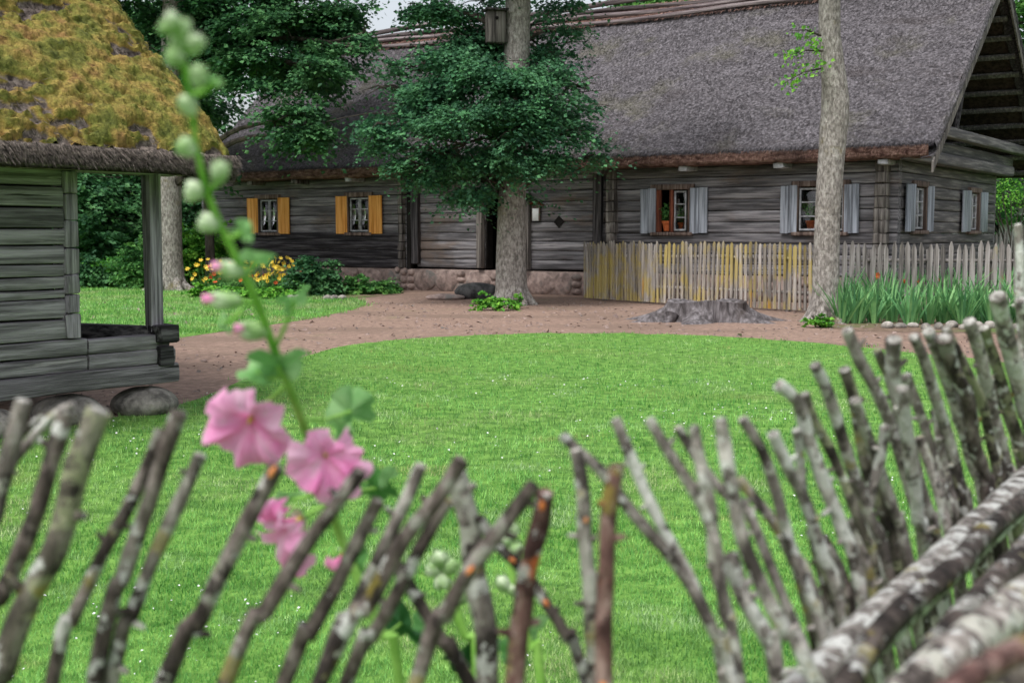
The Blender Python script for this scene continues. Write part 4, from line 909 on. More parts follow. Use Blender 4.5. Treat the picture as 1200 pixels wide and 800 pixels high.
# orange flowers on thin stems among the leaves
for k, (px, py) in enumerate(((1030, 323), (1009, 349), (1001, 350), (1058, 330), (1098, 329), (1078, 331))):
    g0 = ground(px + 2, 372); p = at(px, py, g0[1]); t = thing('orange_lily', 'single orange flower rising above the sword leaves', 'flower', g0, 0, 'orange flowers in the right bed')
    MB().tube([(0, 0, 0), p - g0], .006, 5).build('stem', mat['leaf_mid'], t); blossoms(t, g0, [p - g0], mat['orange'], 6, .09)
# pale stones edging the bed
for k, px in enumerate(range(1040, 1215, 15)):
    g0 = ground(px, 385 + random.uniform(-1.5, 1.5)); boulder('edging_stone', g0, (random.uniform(.08, .14), .1, random.uniform(.06, .1)), 'small pale stone edging the front of the iris bed', mat['boulder'], k + 30, 'edging stones of the iris bed')

# ------------------------------------------------------------------ flower bed at the left end of the house
def lily(c0, m, label, group, n_fl, s=1):
    t = thing('daylily', label, 'flowers', c0, 0, group); mb = MB(); n = 60
    for k in range(n):
        a = random.uniform(0, 6.28); L = s * random.uniform(.35, .75); dirn = np.array([math.cos(a), math.sin(a), 0]); sd_ = np.array([-dirn[1], dirn[0], 0]); G = np.zeros((5, 2, 3))
        for i in range(5): u_ = i / 4; p = dirn * L * .75 * u_ + [0, 0, L * (1.5 * u_ - .95 * u_ * u_)]; w = .016 * (1 - u_ ** 2) + .003; G[i, 0] = p - sd_ * w; G[i, 1] = p + sd_ * w
        mb.grid(G + RNG.normal(0, .06, 3) * [1, 1, 0])
    mb.build('leaves', mat['leaf_mid'], t)
    pts = [(random.gauss(0, .32) * s, random.gauss(0, .25) * s, random.uniform(.35, .95) * s) for _ in range(n_fl)]
    mb = MB(); [mb.tube([(p[0] * .3, p[1] * .3, 0), p], .006, 4) for p in pts]; mb.build('flower_stems', mat['leaf_mid'], t); blossoms(t, c0, pts, m, 6, .085); return t
random.seed(5)
for px, py in ((292, 342), (305, 345), (318, 343), (330, 344), (340, 340), (312, 338), (326, 337), (243, 344), (252, 340)): lily(ground(px, py), mat['yellow'], 'yellow daylilies blooming below the left orange shutters', 'yellow daylily plants', 13)
for px, py in ((268, 344), (280, 343), (300, 339), (345, 344), (258, 347), (275, 340)): lily(ground(px, py), mat['orange'], 'orange daylilies among the yellow ones by the house end', 'orange daylily plants', 8, .85)
bush('round_bush', 'round dark green bush at the end of the daylilies', ground(371, 346), (.85, .7, 1.0), 5000, .11, 'leaf_dark')
for k, (px, py, w, h) in enumerate(((400, 345, .5, .5), (418, 345, .5, .55), (436, 345, .5, .5), (453, 344, .4, .42), (345, 347, .45, .4), (330, 350, .45, .3), (308, 350, .5, .34), (285, 350, .5, .34), (262, 350, .45, .34), (240, 349, .4, .36))):
    bush('low_plant', 'low leafy green plant in the border along the house end', ground(px, py), (w, .4, h), 1100, .10, 'leaf_mid' if k < 5 else 'leaf_bright', 'plant', 'low plants along the house border')
for px in (384, 392, 401, 350, 341): boulder('border_stone', ground(px, 351), (.12, .1, .08), 'small pale stone at the edge of the flower border', mat['boulder'], px, 'small stones edging the flower border')

# ------------------------------------------------------------------ shrubs and trees behind
def simple_tree(name, label, x, y, h, w, lm, n, size, tr=.2, z0=.25, group=None, bark_='bark_dark'):
    k = []
    for i in range(12):
        a = random.uniform(0, 6.28); zz = z0 + (1 - z0) * random.random(); rr = w * (.5 + .5 * math.sin(math.pi * min(1, (zz - z0) / (1 - z0) * .8 + .2))); d = rr * random.uniform(.1, .75)
        k.append(((x + math.cos(a) * d, y + math.sin(a) * d, h * zz), (w * .42, w * .42, h * .12)))
    return tree(name, label, (x, y, 0), [(x, y, 0), (x + .1, y, h * .3), (x - .1, y, h * .7), (x, y, h * .95)], [tr, tr * .8, tr * .5, .05], k, n, size, lm, bark_, True, group, spray=.8, flare=False, sides=12)
random.seed(9)
bg_ = [(105, 48, 8, 3.6, 'leaf_dark'), (130, 52, 10, 4, 'leaf_dark'), (165, 55, 11, 4.5, 'leaf_mid'), (215, 52, 9, 3.4, 'leaf_mid'), (240, 50, 11, 3.2, 'leaf_dark'), (85, 58, 12, 5, 'leaf_dark'), (60, 50, 9, 4, 'leaf_mid')]
labs = ['dark tree behind the lawn, nearest to the barn corner in the porch opening', 'dark tree in the middle of the porch opening', 'tall green tree just left of the porch post, behind the shrubs', 'green tree between the thick trunk and the house end', 'dark green tree touching the house end behind the daylilies', 'tall dark tree mostly hidden behind the barn wall', 'green tree hidden behind the barn wall']
for k, (px, Y_, h, w, m) in enumerate(bg_): x = at(px, 300, Y_)[0]; simple_tree('garden_tree', labs[k], x, Y_, h, w, m, 16000, .2, .22, .12)
bush('shrub', 'bright yellow green shrub beyond the strip of lawn', ground(138, 336), (1.4, .9, 1.0), 5000, .12, 'leaf_bright')
bush('shrub', 'dark low shrub left of the bright one, seen through the porch', ground(104, 337), (.8, .8, 1.0), 3000, .12, 'leaf_dark')
bush('shrub', 'mid green shrub between the bright one and the porch post', ground(163, 338), (.8, .8, 1.5), 3500, .12, 'leaf_mid')
bush('shrub', 'tall fresh green shrub right of the thick trunk', ground(222, 334), (1.0, .9, 2.1), 6000, .13, 'leaf_bright')
bush('shrub', 'fresh green bush against the left end of the house', ground(250, 334), (.8, .9, 1.7), 5000, .13, 'leaf_bright')
g0 = ground(246, 341); g0[1] = 38
tree('dark_sapling', 'thin dark trunk standing beside the house end', (at(246, 300, 38)[0], 38, 0), [(at(246, 300, 38)[0], 38, 0), (at(246, 300, 38)[0], 38, 1.6), (at(243, 300, 38)[0], 38, 3.4)], [.16, .14, .1], [((at(243, 200, 38)[0], 38, 3.6), (.8, .8, .6))], 900, .14, 'leaf_dark', 'bark_dark', sides=10, flare=False)
# trees seen over and beside the house on the right
for (px, Y_, h, w, m, lab) in ((760, 62, 14.2, 6, 'leaf_mid', 'green treetop just showing over the roof ridge'), (1215, 47, 14, 4.5, 'leaf_mid', 'green tree at the right edge beyond the gable'), (1300, 52, 15, 6, 'leaf_dark', 'dark tree outside the right edge behind the gable'), (1168, 66, 6, 3.5, 'leaf_bright', 'low bright tree seen past the gable wall under the roof')):
    simple_tree('background_tree', lab, at(px, 200, Y_)[0], Y_, h, w, m, 14000, .24, .25, .25)
# pale building and bare shrub past the gable
wb = at(1180, 270, 52); t = thing('white_shed', 'pale shed with dark windows far beyond the gable end', 'shed', (wb[0], wb[1], 0), -.2)
MB().box((1.5, 0, 1.5), (7, 3, 3.0)).build('wall', mat['white'], t); mb = MB(); mb.prism([(-2.3, -1.9, 2.9), (-2.3, 0, 4.0), (-2.3, 1.9, 2.9)], (7.6, 0, 0)); mb.build('roof', mat['thatch'], t)
for x in (-.9, .6, 2.0): MB().box((x, -1.52, 1.7), (.6, .05, .9)).build('window', mat['dark'], t)
x0 = at(1186, 300, 42)[0]; mbs = MB()
for k in range(16):
    a = random.uniform(-1, 1); mbs.tube([(random.uniform(-.15, .15), 0, 0), (a * .35, random.uniform(-.3, .3), 1.4), (a * 1.1, random.uniform(-.5, .5), random.uniform(2, 3.1)), (a * 1.5 + random.uniform(-.4, .4), 0, random.uniform(2.4, 3.3))], [.035, .025, .015, .005], 5, .3, .1)
t = thing('twisted_shrub', 'dark twisted branches of a shrub beside the gable end', 'shrub', (x0, 42, 0)); mbs.build('branches', mat['bark_dark'], t)
n = 900; q = RNG.normal(0, 1, (n, 3)) * [.8, .4, .35] + [0, 0, 3.0]; v, f, r = leaf_quads(q, norm(RNG.normal(0, 1, (n, 3))), norm(RNG.normal(0, .6, (n, 3)) + [0, 0, 1]), RNG.uniform(.06, .12, n), .4); mesh_obj('leaves', v, f.tolist(), mat['leaf_bright'], t, r, False)
# distant wood closing the horizon, lower than the roofs
mbw = MB(); kl = []
for k in range(60):
    a = -1.25 + 2.5 * k / 59; Rr = 105 + random.uniform(-8, 8); kl.append(((math.sin(a) * Rr, math.cos(a) * Rr, random.uniform(2, 5)), (5.5, 4, 4.5)))
foliage(mbw, kl, 30000, .7, spray=1.8); o = mbw.build('distant_woods', mat['leaf_dark'], None, smooth=False); tag(o, 'distant mass of woodland behind the farm', 'woodland', kind='stuff')
# ------------------------------------------------------------------ woven stick fence in front of the camera
random.seed(21)
fence = thing('stick_fence', 'woven fence of leaning lichen covered sticks close to the camera', 'fence', (0, 1.2, 0)); FB = np.array([0, 1.2, 0.0])
FN = []
def stake(pts, wpx, m, Y0, Y1=None, tip='old', orange=(), down=True, taper=1.12, stub=None, fork=None, kink=.0016):
    "pts from the tip downwards as photograph positions, Y0 / Y1 depth at tip and at the last point, wpx width in photograph pixels at the tip"
    Y1 = Y1 or Y0; n = len(pts); wpx = wpx * (.75 if pts[0][0] > 650 else .85); P = []; Rr = []
    for i, (x, y) in enumerate(pts):
        t = i / (n - 1); Y_ = Y0 + (Y1 - Y0) * t; P.append(at(x, y, Y_)); Rr.append(wpx / 2 * Y0 / F * (1 + (taper - 1) * t))
    P = [p + RNG.normal(0, kink, 3) * [1, 1, .3] for p in P]
    if down:
        d = P[-1] - P[-2]; d = d / abs(d[2]); z_ = P[-1][2]; e = np.array([P[-1][0] + d[0] * z_ * .35, P[-1][1] + d[1] * z_ * .35 + .03, z_ * .5]); g = np.array([e[0] + d[0] * z_ * .12, e[1], -.05])
        P += [e, g]; Rr += [Rr[-1] * 1.1, Rr[-1] * 1.2]
    P = np.array(P); Rr = np.array(Rr)
    # resample
    mb = MB(); mb.tube(P, Rr, 14, .014, .2, fr=9); rr = mb.v[0]
    # blunt, slightly crooked tip
    o = mb.build('stake', mat[m], None); v = rr - FB; me = o.data; o.parent = fence
    co = np.zeros(len(me.vertices) * 3, np.float32); me.vertices.foreach_get('co', co); co = co.reshape(-1, 3) - FB.astype(np.float32); me.vertices.foreach_set('co', co.ravel()); me.update()
    t0 = norm(P[0] - P[1])
    if tip:
        c0 = P[0] + t0 * .001 - FB; k = MB(); k.ball(c0 - t0 * Rr[0] * .12, (Rr[0] * .9, Rr[0] * .86, Rr[0] * .34), 12, 6, .3, len(FN), 2.5, t0); k.build('cut_tip', mat['cut' if tip == 'fresh' else 'cut_old' if tip == 'old' else m], o)
    for q in orange:
        i = min(int(q), n - 2); fr_ = q - i; c0 = P[i] * (1 - fr_) + P[i + 1] * fr_; r = Rr[i]; tn = norm(P[i] - P[i + 1]); k = MB(); off = norm(np.array([0, -1, .25]))
        k.ball(c0 + off * r * .72 - FB, (r * .55, r * .38, r * .85), 12, 8, .15, 3, 1.5, tn); k.build('pruned_knot', mat['cut'], o)
    for _ in range(random.choice([1, 2, 2, 3])):
        i = random.uniform(.3, n - 1.2); a = int(i); c0 = P[a] * (1 - i + a) + P[a + 1] * (i - a); r = Rr[a]; dv = norm(np.cross(t0, [0, -1, 0]) * random.choice([-1, 1]) + t0 * random.uniform(.1, .8) + [0, random.uniform(-.6, .2), 0]); L = r * random.uniform(1.5, 2.6)
        k = MB(); k.tube([c0 - FB, c0 + dv * L * .6 - FB, c0 + dv * L - FB], [r * .6, r * .45, r * .3], 8, .01, .1); k.build('branch_stub', mat[m], o)
    FN.append(o); return o
# left part: sticks leaning over to the right
stake([(24, 470), (8, 540), (-4, 600), (-30, 720)], 24, 'stick_grey', 1.16, tip='old', stub=1)
stake([(84, 473), (60, 490), (30, 520), (0, 562), (-50, 650)], 13, 'stick_grey', 1.2, tip=None)
stake([(66, 481), (40, 492), (22, 512), (0, 545), (-60, 640)], 9, 'stick_brown', 1.24, tip=None)
stake([(76, 484), (58, 560), (38, 620), (0, 695), (-40, 790)], 23, 'stick_brown', 1.14, tip='same')
stake([(118, 482), (92, 545), (62, 640), (30, 715), (2, 790), (-20, 850)], 34, 'stick_moss', 1.08, tip='old')
stake([(190, 506), (160, 570), (118, 655), (85, 730), (57, 800)], 19, 'stick_brown', 1.14, tip='same')
stake([(209, 484), (192, 530), (172, 595), (145, 670), (110, 790)], 22, 'stick_brown', 1.12, tip='same')
stake([(237, 534), (208, 590), (175, 668), (150, 725), (128, 800)], 20, 'stick_grey', 1.13, tip='same')
stake([(322, 547), (298, 598), (262, 670), (228, 735), (192, 800)], 24, 'stick_brown', 1.10, tip='same', orange=(.12,))
stake([(424, 552), (392, 596), (358, 640), (312, 715), (262, 800)], 21, 'stick_brown', 1.1, tip='same')
stake([(448, 588), (420, 632), (395, 680), (360, 745), (332, 800)], 21, 'stick_brown', 1.12, tip='same')
stake([(493, 546), (478, 580), (455, 622), (415, 718), (372, 800)], 19, 'stick_grey', 1.16, tip='same')
stake([(538, 538), (508, 586), (472, 632), (430, 710), (374, 800)], 23, 'stick_brown', 1.1, tip='same')
stake([(520, 586), (492, 640), (462, 700), (430, 760), (405, 802)], 20, 'stick_brown', 1.13, tip='same')
stake([(534, 556), (548, 610), (560, 680), (568, 740), (572, 800)], 31, 'stick_grey', 1.24, tip='same')
stake([(624, 568), (590, 615), (552, 668), (520, 725), (486, 800)], 22, 'stick_brown', 1.09, tip='same', orange=(1.95,))
stake([(639, 576), (633, 610), (619, 665), (610, 730), (604, 802)], 26, 'stick_red', 1.12, tip='same', orange=(.5,))
stake([(560, 606), (584, 640), (610, 666), (642, 706), (664, 750), (686, 800)], 16, 'stick_dark', 1.22, tip='same', orange=(1.6, 3.0))
stake([(450, 640), (478, 680), (500, 720), (530, 770), (550, 800)], 18, 'stick_dark', 1.26, tip='same')
# middle: sticks leaning to the left
stake([(658, 510), (676, 530), (704, 552), (746, 602), (798, 672), (845, 760), (860, 800)], 19, 'stick_grey', 1.2, tip='same')
stake([(676, 528), (682, 575), (682, 620), (690, 680), (694, 740)], 22, 'stick_grey', 1.18, tip='same', orange=(1.75,))
stake([(720, 546), (714, 600), (706, 660), (706, 730), (707, 802)], 26, 'stick_red', 1.08, tip='same', orange=(3.4, 4.0))
stake([(722, 492), (742, 540), (764, 596), (800, 665), (838, 740), (852, 802)], 18, 'stick_pale', 1.22, tip='old')
stake([(764, 492), (784, 528), (805, 562), (834, 610), (842, 660), (850, 720), (866, 800)], 18, 'stick_grey', 1.2, tip='old')
stake([(792, 500), (814, 530), (838, 566), (868, 600), (900, 660)], 15, 'stick_grey', 1.26, tip='same')
stake([(812, 500), (824, 550), (832, 600), (838, 660), (850, 715), (864, 800)], 19, 'stick_grey', 1.2, tip='old')
stake([(847, 492), (856, 560), (872, 630), (892, 690), (922, 745), (950, 800)], 23, 'stick_pale', 1.16, tip='old')
stake([(868, 560), (892, 592), (914, 624), (930, 660), (965, 720)], 17, 'stick_grey', 1.3, tip=None)
stake([(858, 650), (872, 700), (900, 750), (910, 800)], 26, 'stick_pale', 1.24, tip='same')
stake([(872, 492), (890, 525), (905, 570), (925, 630), (948, 700), (968, 780)], 18, 'stick_grey', 1.24, 1.3, tip='same')
stake([(908, 508), (925, 550), (944, 590), (962, 650), (992, 745)], 20, 'stick_pale', 1.3, 1.38, tip='old')
stake([(932, 503), (936, 540), (944, 590), (965, 640), (996, 700)], 14, 'stick_pale', 1.38, 1.44, tip='old')
stake([(912, 451), (932, 470), (944, 505), (962, 560), (986, 620), (1012, 715)], 21, 'stick_pale', 1.36, 1.44, tip='same')
stake([(944, 463), (958, 492), (975, 530), (995, 580), (1012, 630), (1030, 700)], 17, 'stick_moss', 1.42, 1.5, tip='old')
stake([(955, 428), (972, 465), (985, 505), (1000, 555), (1022, 610), (1044, 690)], 20, 'stick_grey', 1.46, 1.56, tip='old')
stake([(990, 432), (1000, 462), (1008, 500), (1020, 560), (1040, 620), (1052, 675)], 20, 'stick_moss', 1.52, 1.6, tip='old')
stake([(1002, 468), (1014, 505), (1030, 545), (1046, 600), (1062, 665)], 18, 'stick_grey', 1.5, 1.6, tip='old')
stake([(993, 386), (1012, 425), (1026, 455), (1040, 490), (1054, 535), (1070, 590), (1086, 655)], 19, 'stick_grey', 1.6, 1.7, tip='old')
stake([(1046, 398), (1050, 440), (1058, 490), (1070, 550), (1084, 600), (1096, 650)], 24, 'stick_grey', 1.62, 1.75, tip='old')
stake([(1058, 455), (1064, 510), (1070, 560), (1076, 610), (1088, 655)], 21, 'stick_pale', 1.58, 1.7, tip='old')
stake([(1030, 410), (1042, 450), (1056, 500), (1066, 550), (1080, 620)], 15, 'stick_moss', 1.72, 1.8, tip='same')
stake([(1071, 394), (1084, 425), (1096, 465), (1110, 510), (1126, 570), (1142, 625)], 18, 'stick_grey', 1.74, 1.88, tip='old')
stake([(1087, 388), (1100, 420), (1114, 455), (1128, 500), (1142, 550), (1154, 605)], 19, 'stick_pale', 1.82, 1.96, tip='old')
stake([(1106, 396), (1118, 430), (1132, 470), (1140, 520), (1150, 560), (1160, 600)], 23, 'stick_brown', 1.8, 1.98, tip='old')
stake([(1112, 385), (1130, 430), (1150, 470), (1160, 520), (1170, 590)], 15, 'stick_moss', 1.9, 2.04, tip='old')
stake([(1135, 376), (1148, 415), (1158, 455), (1168, 505), (1180, 555), (1190, 585)], 21, 'stick_grey', 1.94, 2.1, tip='old')
stake([(1152, 384), (1168, 430), (1184, 480), (1198, 530), (1206, 570)], 17, 'stick_moss', 2.05, 2.18, tip='old')
stake([(1169, 347), (1180, 385), (1190, 430), (1200, 480), (1212, 540)], 27, 'stick_pale', 2.0, 2.16, tip='old')
stake([(1194, 264), (1195, 300), (1196, 350), (1200, 440), (1206, 520)], 13, 'stick_pale', 2.3, 2.3, tip='same', taper=1.3)
stake([(1100, 470), (1104, 520), (1112, 570), (1122, 640)], 17, 'stick_grey', 1.82, 1.86, tip='same')
stake([(1196, 352), (1210, 420), (1222, 480), (1236, 540)], 20, 'stick_grey', 2.15, 2.25, tip='old')
stake([(1060, 440), (1076, 480), (1092, 530), (1104, 580), (1118, 640)], 16, 'stick_grey', 1.78, 1.84, tip='same')
stake([(1128, 450), (1136, 500), (1146, 550), (1156, 605)], 16, 'stick_moss', 1.98, 2.02, tip='same')
stake([(1160, 470), (1168, 520), (1176, 560), (1188, 600)], 18, 'stick_grey', 2.08, 2.12, tip='same')
stake([(1036, 500), (1034, 540), (1016, 600), (1022, 650), (1036, 690)], 17, 'stick_pale', 1.52, 1.56, tip='same')
stake([(950, 620), (968, 670), (985, 720), (1004, 760)], 17, 'stick_moss', 1.36, 1.38, tip='same')
for k in range(12):
    s = k / 11; x = 960 + 240 * s; y = 770 - 215 * s; Yd = 1 / (1 / 1.3 + (1 / 2.12 - 1 / 1.3) * s)
    stake([(x - 34 + random.uniform(-8, 8), y - 120 + random.uniform(-20, 20)), (x - 14, y - 60), (x, y), (x + 16, y + 60)], 16, random.choice(['stick_moss', 'stick_grey', 'stick_brown']), Yd + .03, Yd + .05, tip='same')
# long rails and poles that hold the sticks together
def pole(pts, m, name='rail', rough=.1, sub=()):
    P = []; Rr = []
    for (x, y, Y_, w) in pts: P.append(at(x, y, Y_)); Rr.append(w / 2 * Y_ / F)
    mb = MB(); mb.tube(np.array(P) - FB, Rr, 18, .02, rough, fr=14); return mb.build(name, mat[m], fence)
pole([(820, 930, 1.02, 74), (960, 800, 1.22, 62), (1020, 740, 1.34, 58), (1100, 668, 1.58, 50), (1200, 574, 2.05, 44), (1260, 522, 2.5, 36)], 'rail_lichen')
pole([(960, 870, 1.0, 40), (1010, 772, 1.16, 34), (1060, 712, 1.27, 30), (1120, 664, 1.38, 30), (1160, 620, 1.6, 26), (1240, 556, 2.0, 22)], 'stick_dark')
pole([(980, 890, .95, 60), (1080, 800, 1.02, 58), (1150, 742, 1.1, 54), (1240, 672, 1.25, 50)], 'stick_grey')
pole([(1010, 880, 1.0, 40), (1100, 755, 1.15, 34), (1180, 668, 1.35, 32), (1240, 606, 1.6, 30)], 'stick_dark')
pole([(1060, 930, .85, 76), (1140, 850, .9, 72), (1240, 770, .96, 70)], 'stick_moss')
pole([(1080, 840, .66, 34), (1140, 790, .7, 34), (1215, 752, .74, 32)], 'stick_red')
pole([(-400, 1120, 1.16, 50), (100, 1060, 1.13, 50), (560, 1030, 1.13, 50), (860, 985, 1.13, 55)], 'stick_grey')
pole([(-400, 1620, 1.18, 50), (100, 1600, 1.17, 50), (560, 1590, 1.17, 50), (860, 1560, 1.2, 50), (1200, 1100, 2.0, 36)], 'stick_grey')

# ------------------------------------------------------------------ hollyhocks
hb = at(470, 800, 1.5); hb[2] = 0; holly = thing('hollyhock', 'tall pink flowering hollyhock leaning over the stick fence', 'flower', hb)
HY = 1.42
def hd(py): return .80 + .62 * min(1, max(0, py) / 620)
S = [(204, 34), (214, 75), (224, 125), (231, 175), (243, 225), (262, 272), (284, 315), (303, 358), (320, 405), (338, 450), (356, 498), (376, 560), (398, 625), (425, 690), (448, 745), (468, 800)]
W = [5, 6, 7, 8, 9, 10, 11, 12, 12, 12, 12, 12, 13, 13, 14, 14]
P = [at(x, y, hd(y) + .01) for i, (x, y) in enumerate(S)]; P = P + [np.array([hb[0] + .02, hb[1], .5]), hb + [.03, 0, -.02]]
Wr = [w * .45 * hd(s_[1]) / F for w, s_ in zip(W, S)] + [.009, .011]
mb = MB(); mb.tube(P, Wr, 10, .02, .04); mb.build('stem', mat['stem'], holly, True)
def bud(px, py, w, h, ang, tipc=None, Y_=None, par=holly):
    "green bud with sepals, ang in degrees from upright (clockwise in the picture)"
    Y_ = Y_ or hd(py); w *= .76; h *= .92; c0 = at(px, py, Y_); k = Y_ / F; a = R(ang); d = np.array([math.sin(a), -.25, math.cos(a)]); d /= np.linalg.norm(d); mb = MB()
    mb.ball(c0, (w * k * .5, w * k * .5, h * k * .5), 14, 10, .06, int(px), 1.2, d)
    e1 = norm(np.cross(d, [0, 1, .1])); e2 = np.cross(d, e1)
    for j in range(5):
        t_ = j * 1.2566; o = (e1 * math.cos(t_) + e2 * math.sin(t_)); b0 = c0 - d * h * k * .45; G = np.zeros((5, 3, 3)); sd_ = np.cross(d, o)
        for i in range(5):
            u_ = i / 4; rr = w * k * .56 * math.sin(math.pi * (.12 + .62 * u_)); ww = w * k * .34 * math.sin(math.pi * min(.98, .25 + .74 * u_)) ; p = b0 + d * h * k * 1.02 * u_ + o * rr
            G[i, 0] = p - sd_ * ww - o * ww * .3; G[i, 1] = p + o * ww * .12; G[i, 2] = p + sd_ * ww - o * ww * .3
        mb.grid(G)
    b = mb.build('bud', mat['bud'], par, True)
    if tipc:
        m2 = MB(); 
        for j in range(5):
            t_ = j * 1.2566; o = (e1 * math.cos(t_) + e2 * math.sin(t_)); m2.ball(c0 + d * h * k * .5 + o * w * k * .1, (w * k * .26, w * k * .2, h * k * .3), 10, 8, .1, j, 1.2, d + o * .2)
        m2.build('bud_petals', mat['petal'], b, True)
    # short stalk to the stem
    q = min(P[:16], key=lambda s: np.linalg.norm(s - (c0 - d * h * k))); m3 = MB(); m3.tube([q, (q + c0 - d * h * k * .4) / 2, c0 - d * h * k * .45], [.0022, .002, .0025], 7); m3.build('bud_stalk', mat['stem'], b, True)
    return b
for q in ((203, 24, 20, 22, -40), (214, 34, 24, 26, 10), (195, 34, 18, 20, -60), (208, 46, 22, 24, 170), (228, 53, 24, 28, 35), (206, 68, 26, 26, -60), (232, 90, 25, 30, 10), (221, 124, 26, 30, -25), (219, 173, 28, 26, -50), (257, 203, 26, 32, 15), (228, 224, 30, 24, -75), (245, 262, 28, 26, -60)): bud(*q)
bud(272, 317, 26, 34, -75, 1); bud(266, 352, 26, 40, -85, 1); bud(298, 388, 28, 34, -80, 1)
def leaf(px, py, size, ang, tilt, name='leaf', Y_=None, stalk=None, par=holly, asp=1.0, m='leaf_holly'):
    "lobed crinkled leaf, size in photograph pixels, ang turns it in the picture, tilt foreshortens it"
    Y_ = Y_ or hd(py); c0 = at(px, py, Y_); k = Y_ / F * size / 2; n = 40; G = np.zeros((9, n, 3)); a = R(ang); e1 = np.array([math.cos(a), 0, math.sin(a)]); e2 = norm(np.array([-math.sin(a) * math.cos(R(tilt)), -math.sin(R(tilt)), math.cos(a) * math.cos(R(tilt))])); nn = np.cross(e1, e2)
    for j in range(n):
        t_ = 2 * math.pi * j / (n - 1); rr = (.70 + .3 * abs(math.cos(2.5 * t_)) ** .7 - (.6 * math.exp(-((abs(t_ - math.pi)) / .28) ** 2))) * (1 + .05 * math.sin(t_ * 17))
        for i in range(9):
            u_ = i / 8; x, y = rr * u_ * math.cos(t_), rr * u_ * math.sin(t_) * asp; z_ = .14 * u_ * math.cos(5 * t_) + .25 * u_ * u_ * math.sin(t_ * 2 + px) - .12 * u_ ** 2
            G[i, j] = c0 + (e1 * x + e2 * y + nn * z_) * k
    mb = MB(); mb.grid(G); o = mb.build(name, mat[m], par, True)
    if stalk is not None: s = at(stalk[0], stalk[1], hd(stalk[1]) + .01 if par is holly else Y_); b0 = c0; MB().tube([s, (s + b0) / 2 + [0, -.004, -.004], b0], .0022, 7).build('leaf_stalk', mat['stem'], o, True)
for q in ((249, 98 + 20, 26, 20, 60, 0), ): pass
leaf(252, 117 - 20, 22, 10, 55, stalk=(222, 110)); leaf(284, 272, 34, -40, 40, stalk=(262, 275)); leaf(302, 306, 46, 20, 60, stalk=(284, 315)); leaf(262, 378, 30, -80, 60, stalk=(284, 362))
leaf(345, 352, 48, 35, 68, stalk=(322, 408)); leaf(326, 428, 78, 15, 55, stalk=(332, 440)); leaf(300, 436, 46, 170, 60, stalk=(332, 440)); leaf(411, 482, 66, 40, 35, stalk=(352, 492), Y_=1.5); leaf(398, 505, 40, -60, 45, Y_=1.5)
leaf(440, 572, 62, -20, 40, stalk=(380, 570), Y_=1.5, m='leaf_mid'); leaf(455, 560, 34, 60, 60, Y_=1.47); leaf(415, 655, 50, -75, 55, Y_=1.52, stalk=(400, 630), m='leaf_mid'); leaf(470, 730, 70, -60, 50, Y_=1.55, m='leaf_mid', stalk=(445, 740))
leaf(340, 585, 40, 30, 60, Y_=1.47, stalk=(380, 570))
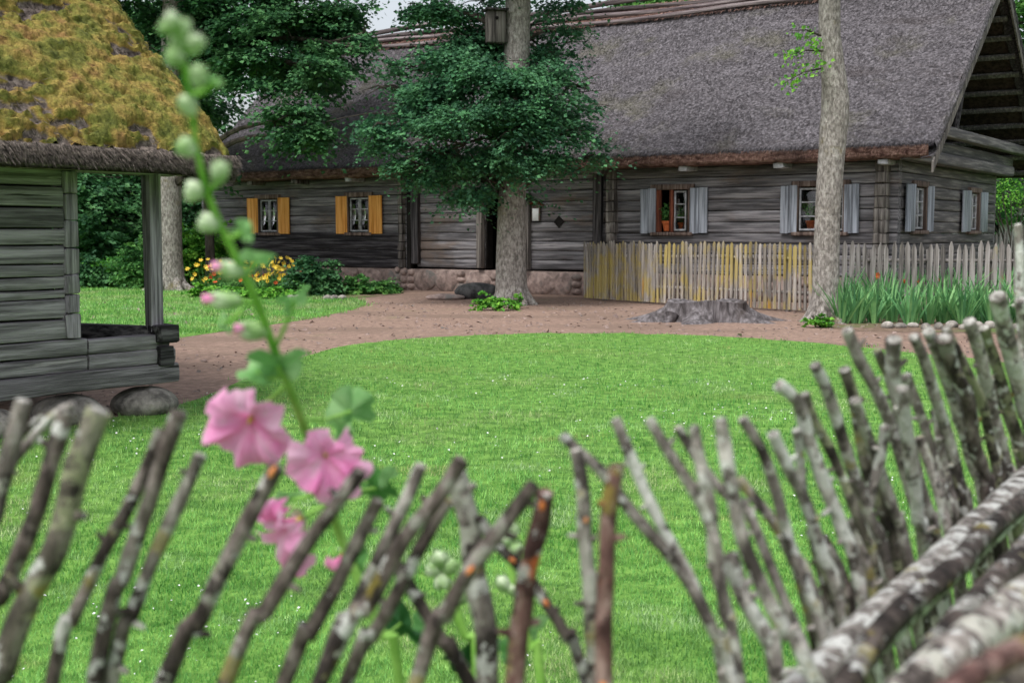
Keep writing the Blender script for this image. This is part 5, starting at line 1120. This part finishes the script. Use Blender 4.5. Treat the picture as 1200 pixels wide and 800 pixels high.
def flower(px, py, size, face, Y_=HY, asym=(0, 0), ruffle=1.0, cup=.5, open_=1.0, asp=1.0, seed=0, name='flower', roll=0, stal=None, petals=5):
    "ruffled funnel of five overlapping petals; face is the direction it opens to"
    c0 = at(px, py, Y_); k = Y_ / F * size / 2; d = norm(np.array(face, float)); e1 = norm(np.cross(d, [0, 0, 1.0])); e2 = np.cross(e1, d); rs = np.random.default_rng(seed)
    if roll: e1, e2 = e1 * math.cos(R(roll)) + e2 * math.sin(R(roll)), e2 * math.cos(R(roll)) - e1 * math.sin(R(roll))
    fl = None; mb = MB()
    for p in range(petals):
        t0_ = 2 * math.pi * p / 5 + rs.uniform(-.08, .08); n, m_ = 13, 21; G = np.zeros((n, m_, 3)); ph = rs.uniform(0, 6.28, 4); L = rs.uniform(.9, 1.08) * (1 + asym[0] * math.cos(t0_) + asym[1] * math.sin(t0_)); col = np.zeros((n, m_)); cp = cup * rs.uniform(.8, 1.25)
        for i in range(n):
            u_ = i / (n - 1); half = .8 + .2 * math.sin(u_ * 1.75)
            for j in range(m_):
                s = 2 * j / (m_ - 1) - 1; an = t0_ + s * half * 1.02; edge = 1 - .10 * abs(s) ** 3 * 1.0 - .07 * abs(math.cos(s * 4.2 + ph[0])) * u_; rr = u_ * L * edge
                ruff = ruffle * (.12 * math.sin(s * 7 + ph[1]) + .07 * math.sin(s * 15 + ph[2])) * u_ ** 1.8; h = cp * (u_ ** .75) * 1.0 - cp * .55 * u_ ** 3 + ruff + .035 * s + .02 * p
                x, y = rr * math.cos(an) * open_, rr * math.sin(an) * open_ * asp
                G[i, j] = c0 + (e1 * x + e2 * y + d * (h - cp * .5)) * k; col[i, j] = .5 + .5 * (1 - u_) ** 1.2 + .12 * math.sin(s * 24 + ph[3]) * u_
        f = [[i * m_ + j, i * m_ + j + 1, (i + 1) * m_ + j + 1, (i + 1) * m_ + j] for i in range(n - 1) for j in range(m_ - 1)]; mb.add(G.reshape(-1, 3), f, col.ravel())
    fl = mb.build(name, mat['petal'], holly, True)
    cc = c0 - d * cup * .5 * k; m2 = MB(); m2.tube([cc, cc + d * k * .18, cc + d * k * .3], [k * .05, k * .06, k * .03], 10, .003, .15); m2.build('stamen', mat['stamen'], fl, True)
    m3 = MB(); 
    for j in range(5):
        t_ = j * 1.2566; o = e1 * math.cos(t_) + e2 * math.sin(t_); sd_ = np.cross(d, o); G = np.zeros((4, 2, 3))
        for i in range(4): u_ = i / 3; q = cc - d * k * .06 + o * k * .42 * u_ + d * k * .18 * u_; w = k * .15 * (1 - u_ ** 2); G[i, 0] = q - sd_ * w; G[i, 1] = q + sd_ * w
        m3.grid(G)
    m3.build('calyx', mat['bud'], fl, True)
    if stal: s = at(stal[0], stal[1], hd(stal[1]) + .01); m4 = MB(); m4.tube([s, (s + cc) / 2, cc - d * k * .05], [.0024, .0022, .003], 7); m4.build('flower_stalk', mat['stem'], fl, True)
    return fl
flower(290, 497, 112, (-.22, -.84, -.46), 1.27, asym=(.0, -.12), cup=.7, open_=1.0, asp=1.0, seed=4, ruffle=1.5, roll=15, stal=(336, 450))
flower(384, 532, 98, (.45, -.72, .25), 1.27, asym=(-.22, -.42), ruffle=1.6, cup=.75, open_=.95, asp=.95, seed=8, roll=40, stal=(368, 540))
flower(331, 620, 112, (-.75, -.55, -.4), 1.36, asym=(0, -.3), ruffle=1.5, cup=1.0, open_=.95, asp=1.02, seed=15, roll=10, stal=(385, 590))
flower(394, 662, 62, (-.4, -.25, -.8), 1.46, cup=1.3, open_=.5, asp=1.0, seed=22, roll=10, stal=(398, 625))
# second, shorter hollyhock still in bud behind the fence
h2 = at(540, 800, 1.62); h2[2] = 0; holly2 = thing('hollyhock', 'shorter hollyhock with only green buds behind the sticks', 'flower', h2)
P2_ = [at(x, y, 1.6) for x, y in ((518, 645), (528, 690), (545, 745), (560, 800))] + [np.array([h2[0] + .01, h2[1], .4]), h2]
mb = MB(); mb.tube(P2_, [.003, .005, .006, .007, .009, .011], 9, .02, .03); mb.build('stem', mat['stem'], holly2, True)
for q in ((516, 656, 26, 26, -20), (508, 668, 22, 22, -60), (528, 664, 24, 24, 30), (518, 680, 26, 22, 160), (540, 700, 22, 22, 50), (522, 716, 20, 22, -60)): P_save = P; P = P2_ * 3; bud(*q, None, 1.6, holly2); P = P_save
leaf(545, 770, 60, 30, 40, Y_=1.62, par=holly2, m='leaf_mid'); leaf(500, 735, 50, 200, 50, Y_=1.62, par=holly2, m='leaf_mid')
h3 = at(640, 800, 1.66); h3[2] = 0; holly3 = thing('hollyhock', 'budding hollyhock behind the orange knotted stick', 'flower', h3)
P3_ = [at(x, y, 1.64) for x, y in ((598, 612), (596, 650), (606, 700), (622, 760), (634, 800))] + [np.array([h3[0], h3[1], .4]), h3]
mb = MB(); mb.tube(P3_, [.003, .004, .005, .006, .007, .009, .011], 9, .02, .03); mb.build('stem', mat['stem'], holly3, True)
for q in ((600, 622, 22, 24, 10), (594, 634, 18, 20, -40), (604, 642, 20, 20, 60), (590, 684, 22, 24, -30), (600, 690, 18, 18, 40)): P_save = P; P = P3_ * 3; bud(*q, None, 1.64, holly3); P = P_save
leaf(630, 738, 52, 60, 60, Y_=1.66, par=holly3); leaf(604, 760, 50, 160, 50, Y_=1.66, par=holly3, m='leaf_mid')
